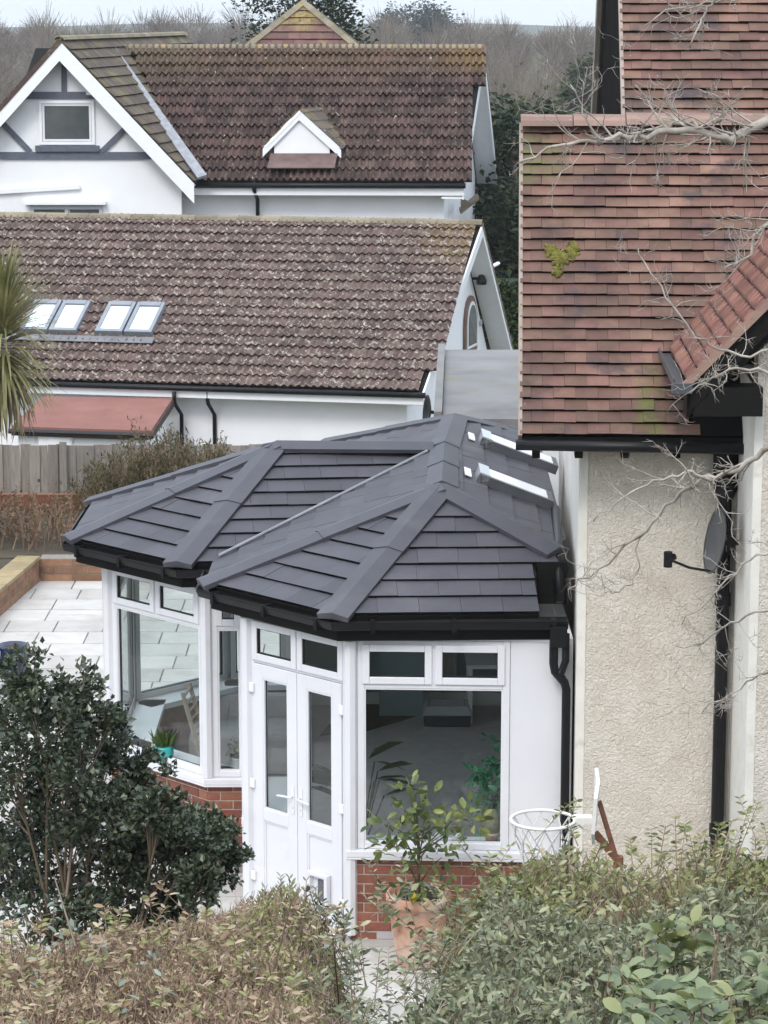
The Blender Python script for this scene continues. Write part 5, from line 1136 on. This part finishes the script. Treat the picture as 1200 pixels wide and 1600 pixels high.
st = thing('potted_palm', 'dark strap leaved plant in a floor pot inside the french doors', 'potted plant', (-.3, 20.9, .08))
c_ = V((-.22, 20.75, .08)); MB().lathe(c_, [(.12, 0), (.16, .26), (.15, .27), (0, .25)], 18).build('pot', mat('dark_pot', [(.05, .05, .055), (.07, .07, .075)], .5), st, smooth=True)
P = [(c_ + V((R.gauss(0, .02), R.gauss(0, .02), .25)))[:] for _ in range(5)]; sg = []; D = []; P = []
for k in range(9):
    az = R.uniform(-.6, 2.6); e = c_ + V((math.cos(az) * .22, -.1 + math.sin(az) * .1, R.uniform(.6, 1.1))); sg.append((c_ + UP * .25, e, .008, .006)); P.append(e[:]); D.append((math.cos(az), -.2, R.uniform(-.2, .5)))
P.append(at(585, 1190, 20.3)[:]); D.append((1, -.2, -.15)); sg.append((c_ + UP * .25, V(P[-1]), .008, .006))
P.append(at(575, 1186, 20.3)[:]); D.append((.8, -.2, .55))
sticks(st, 'stalks', sg, tone_mat('dark_stalk', [(.03, .04, .02), (.05, .06, .03)])); foliage(st, 'leaves', P, D, NR.uniform(.28, .36, len(P)), NR.random(len(P)) * .4, leaf_mat('dark_strap_leaf', [(.02, .03, .015), (.05, .07, .03)], .3), 'oval', .6)
gp_ = thing('bushy_house_plant', 'bright green bushy plant inside the right side of the front window', 'potted plant', (1.2, 20.4, .08))
c_ = V((1.18, 20.35, .08)); MB().lathe(c_, [(.1, 0), (.13, .9), (.15, 1.0), (.14, 1.0), (0, .95)], 16).build('stand', mat('stand_wood', [(.12, .07, .04), (.18, .1, .06)], .5), gp_, smooth=True)
P = [(at(768, 1240, 20.3) + V((R.gauss(0, .09), R.gauss(0, .07), R.gauss(0, .15))))[:] for _ in range(420)]; n = len(P); foliage(gp_, 'leaves', P, [rvec()[:] for _ in P], NR.uniform(.05, .1, n), NR.random(n), leaf_mat('house_plant_leaf', [(.015, .11, .06), (.03, .22, .11), (.06, .3, .16)], .4), 'oval')
ca = thing('potted_cactus', 'ribbed cactus in a small clay pot on the front window board', 'cactus', (.8, 19.85, .78))
c_ = at(768, 1309, 19.82); c_.z = .778; MB().lathe(c_, [(.04, 0), (.055, .075), (.06, .08), (.06, .1), (.05, .1), (0, .09)], 16).build('pot', terracotta, ca, smooth=True)
mb = MB(); vs = []; nn_ = 32; prf = [(.045, .09), (.066, .13), (.072, .19), (.06, .25), (.035, .285), (.008, .295)]
for r_, z in prf:
    for k in range(nn_): q = r_ * (1 + .13 * (1 if k % 2 else -1)); t = 2 * math.pi * k / nn_; vs.append(c_ + V((q * math.cos(t), q * math.sin(t), z)))
mb.add(vs, [(i * nn_ + k, i * nn_ + (k + 1) % nn_, (i + 1) * nn_ + (k + 1) % nn_, (i + 1) * nn_ + k) for i in range(5) for k in range(nn_)]); mb.build('body', mat('cactus_green', [(.1, .13, .06), (.18, .19, .1), (.3, .26, .17)], .8, 30), ca, smooth=True)
bw = thing('white_planter', 'white bowl planter of small succulents on the front window board', 'plant pot', (.3, 19.85, .78))
c_ = at(700, 1309, 19.82); c_.z = .778; MB().lathe(c_, [(.07, 0), (.1, .03), (.11, .08), (.1, .085), (0, .07)], 20).build('body', upvc, bw, smooth=True)
P = [(c_ + V((R.gauss(0, .045), R.gauss(0, .04), .1 + abs(R.gauss(0, .03)))))[:] for _ in range(80)]; foliage(bw, 'leaves', P, [(rvec() + UP)[:] for _ in P], NR.uniform(.025, .05, 80), NR.random(80), bpy.data.materials['succulent_leaf'], 'oval')

# ------------------------------------------------------------------ bare tree reaching in from the right
tree = thing('bare_tree', 'leafless tree with pale silvery branches reaching in from the right edge', 'tree', (3.1, 14.2, .9))
MB().tube([(3.1, 14.2, .8), (3.05, 14.2, 3), (3.0, 14.25, 5), (2.85, 14.2, 6.6), (2.75, 14.2, 8)], [.13, .11, .085, .06, .04], 10).build('trunk', bark_pale, tree, smooth=True)
def limb(pts, r0, r1, y0, y1, root=None, ntw=26, L=.42, side=1.0):
    """A limb through picture-traced stations at its own depth, with forked twigs."""
    n = len(pts); P_ = [at(u, v, y0 + (y1 - y0) * i / (n - 1)) + rvec(.012) for i, (u, v) in enumerate(pts)]
    if root is not None: P_ = [V(root)] + P_
    fine = []
    for i in range(len(P_) - 1):
        for k in range(3): fine.append(P_[i].lerp(P_[i + 1], k / 3) + (rvec(.010) if k else V((0, 0, 0))))
    fine.append(P_[-1]); m = len(fine); rr = [r0 + (r1 - r0) * (i / (m - 1)) ** .8 for i in range(m)]
    mb = MB().tube(fine, rr, 7)
    def twig(p, d, L_, r, depth):
        q = p; dd = d.normalized(); pts_ = [p]; k = 4
        for _ in range(k): dd = (dd + rvec(.24) + V((0, 0, .05))).normalized(); q = q + dd * L_ / k; pts_.append(q)
        mb.tube(pts_, [r * (1 - .7 * j / k) for j in range(k + 1)], 4, False)
        if depth > 0:
            for _ in range(R.randint(2, 4)): j = R.randint(1, k); twig(pts_[j], (dd + rvec(.75)).normalized(), L_ * R.uniform(.35, .65), max(r * .55, .0016), depth - 1)
    for _ in range(ntw):
        i = R.randint(m // 6, m - 2); d = (fine[i + 1] - fine[i]).normalized(); twig(fine[i], d * .7 + rvec(.65), L * R.uniform(.4, 1.1) * side, min(rr[i] * .5, .007), 2)
    mb.build('branch', bark_pale, tree, smooth=True)
limb([(1215, 175), (1180, 200), (1140, 217), (1105, 208), (1060, 203), (1010, 212), (965, 207), (935, 222), (890, 228), (850, 240), (815, 262)], .034, .005, 14.2, 14.0, (2.95, 14.25, 5.6), 30, .34)
limb([(1150, 215), (1110, 210), (1080, 190), (1050, 195), (1010, 205), (985, 215)], .016, .005, 14.2, 14.4, None, 12, .3)
limb([(1115, 193), (1129, 180), (1125, 165), (1108, 152)], .012, .004, 14.2, 14.1, None, 5, .24)
limb([(935, 222), (922, 190), (908, 160), (890, 138)], .009, .003, 14.05, 14.0, None, 8, .26)
limb([(1215, 690), (1175, 715), (1140, 737), (1110, 748), (1075, 760), (1040, 795), (1010, 830), (965, 870), (920, 905), (888, 925)], .022, .004, 14.2, 14.6, (3.02, 14.25, 4.3), 20, .3)
limb([(1110, 748), (1085, 740), (1070, 738), (1040, 745), (1000, 760), (960, 785), (930, 812)], .012, .003, 14.25, 14.3, None, 12, .26)
limb([(1012, 828), (998, 848), (995, 885), (985, 915), (962, 925), (940, 915), (925, 890)], .006, .003, 14.5, 14.5, None, 5, .15)
limb([(1215, 590), (1180, 580), (1140, 575), (1110, 590), (1085, 612)], .013, .004, 14.0, 14.0, (3.02, 14.25, 4.9), 16, .26)
limb([(1215, 540), (1170, 560), (1130, 548), (1080, 525), (1040, 465), (1010, 420), (1000, 390)], .010, .003, 14.1, 14.3, (3.0, 14.25, 5.1), 14, .26)
limb([(1215, 340), (1190, 360), (1178, 395), (1160, 410), (1130, 425)], .014, .004, 14.0, 14.0, (2.98, 14.25, 5.5), 10, .3)
limb([(1130, -30), (1112, 0), (1104, 15), (1095, 40), (1080, 70)], .013, .004, 14.2, 14.2, (2.8, 14.2, 7.3), 9, .28)
limb([(1170, -20), (1130, 5), (1090, 10), (1050, 20), (1010, 35)], .009, .003, 14.2, 14.2, (2.8, 14.2, 7.4), 10, .26)
limb([(1215, 950), (1170, 960), (1130, 985), (1100, 1000), (1060, 1015)], .010, .003, 13.6, 14.0, (3.06, 14.2, 2.9), 14, .26)
limb([(1215, 1040), (1180, 1060), (1140, 1085), (1100, 1110)], .009, .003, 13.8, 14.0, (3.06, 14.2, 2.7), 10, .28)
limb([(1215, 860), (1170, 870), (1140, 905), (1095, 950), (1070, 975)], .009, .003, 13.8, 14.0, (3.04, 14.2, 3.5), 14, .24)
sg = []; P, D = [], []

# ------------------------------------------------------------------ evergreens, clipped hedge, winter woods
def conifer(name, label, cat, base, hgt, rad, m, n=4200, shape='cone', size=(.12, .3), group=None):
    t = thing(name, label, cat, base, group); b = V(base); MB().tube([b, b + UP * hgt * .9], [rad * .09, rad * .03], 7).build('trunk', bark, t)
    nb = 150; P, D, S_ = [], [], []
    for k in range(nb):
        h_ = R.uniform(.08, 1) if shape == 'cone' else R.uniform(.25, 1)
        rr = rad * ((1 - h_) ** .75 if shape == 'cone' else math.sqrt(max(0, 1 - ((h_ - .58) / .45) ** 2))) * R.uniform(.7, 1.1)
        az = R.uniform(0, 6.28); c = b + V((math.cos(az) * rr, math.sin(az) * rr, hgt * h_)); s_ = rad * .17
        for _ in range(n // nb): q = c + rvec(s_); P.append(q[:]); D.append((V((math.cos(az), math.sin(az), .3)) + rvec(.5))[:]); S_.append(R.uniform(*size))
    n_ = len(P); foliage(t, 'crown', P, D, S_, NR.beta(2, 3, n_), m, 'fold', .8)
    return t
dk_m = leaf_mat('dark_evergreen', [(.012, .022, .012), (.03, .045, .022), (.06, .08, .04)], .7, .2, .1)
mid_m = leaf_mat('mid_evergreen', [(.03, .045, .018), (.06, .075, .03), (.1, .11, .05)], .7, .2, .1)
conifer('cypress_tree', 'dark cypress rising behind the pyramid roof', 'tree', (-3.0, 92, -4), 14.6, 2.1, dk_m, 14000, 'oval', (.1, .22))
conifer('cypress_tree', 'dark green tree with a broad top beyond the gable end of the white house', 'tree', (3.6, 71, -3), 8.0, 2.0, dk_m, 7000, 'oval')
conifer('pine_tree', 'dark pine filling the gap beside the red tiled verge', 'tree', (4.2, 77, -3), 7.4, 1.3, dk_m, 8000, 'oval')
conifer('holly_tree', 'low dark holly below the tall pines beyond the hedge', 'tree', (4.3, 66, -2.5), 5.6, 1.7, dk_m, 6000, 'oval')
conifer('yew_tree', 'mid green bushy tree on the slope below the woods', 'tree', (9.0, 150, -6.2), 8.4, 2.6, mid_m, 6000, 'oval', (.2, .5))
conifer('laurel_tree', 'green rounded tree nearest the black gable boarding', 'tree', (16.8, 205, -5.5), 9.6, 2.3, mid_m, 6000, 'oval', (.25, .6))
conifer('oak_tree', 'dark domed evergreen standing above the far woods', 'tree', (5.5, 470, 2.0), 7.2, 6.2, leaf_mat('blue_evergreen', [(.03, .04, .035), (.055, .065, .055)], .9, .1), 5000, 'oval', (.4, .9))
conifer('oak_tree', 'small dark evergreen beside the pyramid roof', 'tree', (-.6, 98, -4.5), 10.6, 1.5, mid_m, 3000, 'oval')
hd = thing('clipped_hedge', 'clipped green hedge behind the bungalow gable', 'hedge', (3.4, 60, -2))
P = np.stack([NR.uniform(1.5, 5, 16000), 60 + NR.normal(0, .12, 16000), -2 + NR.uniform(0, 3.35, 16000)], 1); foliage(hd, 'foliage', P, NR.normal(0, 1, P.shape) + [0, -.6, .2], NR.uniform(.06, .12, len(P)), NR.random(len(P)), leaf_mat('hedge_green', [(.03, .055, .02), (.055, .09, .03), (.085, .12, .045)], .6, .3), 'fold')
MB().box(1.5, 5, 60.02, 60.9, -2, 1.32).build('core', dk_m, hd)
# woods: bare crowns, one mass
sg = []
def bare(x, y, z, h_, r_, n):
    b = V((x, y, z)); top = b + UP * h_ * .45; sg.append((b, top, r_ * .035, r_ * .022))
    for _ in range(n):
        d = V((R.gauss(0, .6), R.gauss(0, .6), R.uniform(-.1, 1.0))).normalized(); s_ = b + UP * h_ * R.uniform(.12, .55) + d * r_ * R.uniform(.1, .75); L = h_ * R.uniform(.08, .2); w_ = y * .0001 * R.uniform(.6, 1.3)
        sg.append((s_, s_ + d * L + UP * L * .35, w_, w_ * .5))
y = 128
while y < 545:
    hw = .185 * y + 6; x = -hw
    while x < hw:
        if R.random() < .93:
            xx, yy = x + R.uniform(-2, 2), y + R.uniform(-5, 5); h_ = R.choice([5, 6, 7, 8, 10.5]) * R.uniform(.85, 1.1) if y > 300 else R.uniform(6, 10)
            bare(xx, yy, zt(xx, yy) - .2, h_ * (.8 if y > 470 else 1), h_ * .38, 230 if y < 470 else 330)
        x += R.uniform(3.2, 5.4)
    y += 14 if y < 300 else 20
wm = mat('winter_wood', [(.085, .066, .054), (.145, .115, .092), (.2, .165, .13), (.15, .135, .08)], .95, .03, rnd=.3, spec=.1)
wd = sticks(None, 'winter_woods', sg, wm); wd['label'] = 'grey brown leafless woods covering the hillside behind the houses'; wd['category'] = 'woods'
# undergrowth on the slope
P = []
for _ in range(9000):
    yy = R.uniform(100, 330); xx = R.uniform(-.18, .18) * yy; P.append((xx, yy, zt(xx, yy) + abs(R.gauss(0, 1.1))))
ug = foliage(None, 'undergrowth', P, NR.normal(0, 1, (len(P), 3)) + [0, 0, .5], NR.uniform(.5, 1.2, len(P)), NR.random(len(P)), leaf_mat('undergrowth_leaf', [(.035, .045, .02), (.07, .075, .035), (.12, .11, .06)], .9, .1), 'fold')
ug['label'] = 'dull green scrub between the bare trees on the slope'; ug['category'] = 'scrub'

# ------------------------------------------------------------------ light winter haze
hz = MB().box(-630, 630, -40, 1640, -14, 19.5).build('haze', None, kind='stuff')
hm_ = bpy.data.materials.new('haze_air'); hm_.use_nodes = True; t = hm_.node_tree; t.nodes.remove(t.nodes['Principled BSDF'])
pv = t.nodes.new('ShaderNodeVolumePrincipled'); pv.inputs['Color'].default_value = (.95, .97, 1, 1); pv.inputs['Density'].default_value = .0003; pv.inputs['Anisotropy'].default_value = .2
t.links.new(pv.outputs[0], t.nodes['Material Output'].inputs['Volume']); hz.data.materials.append(hm_)
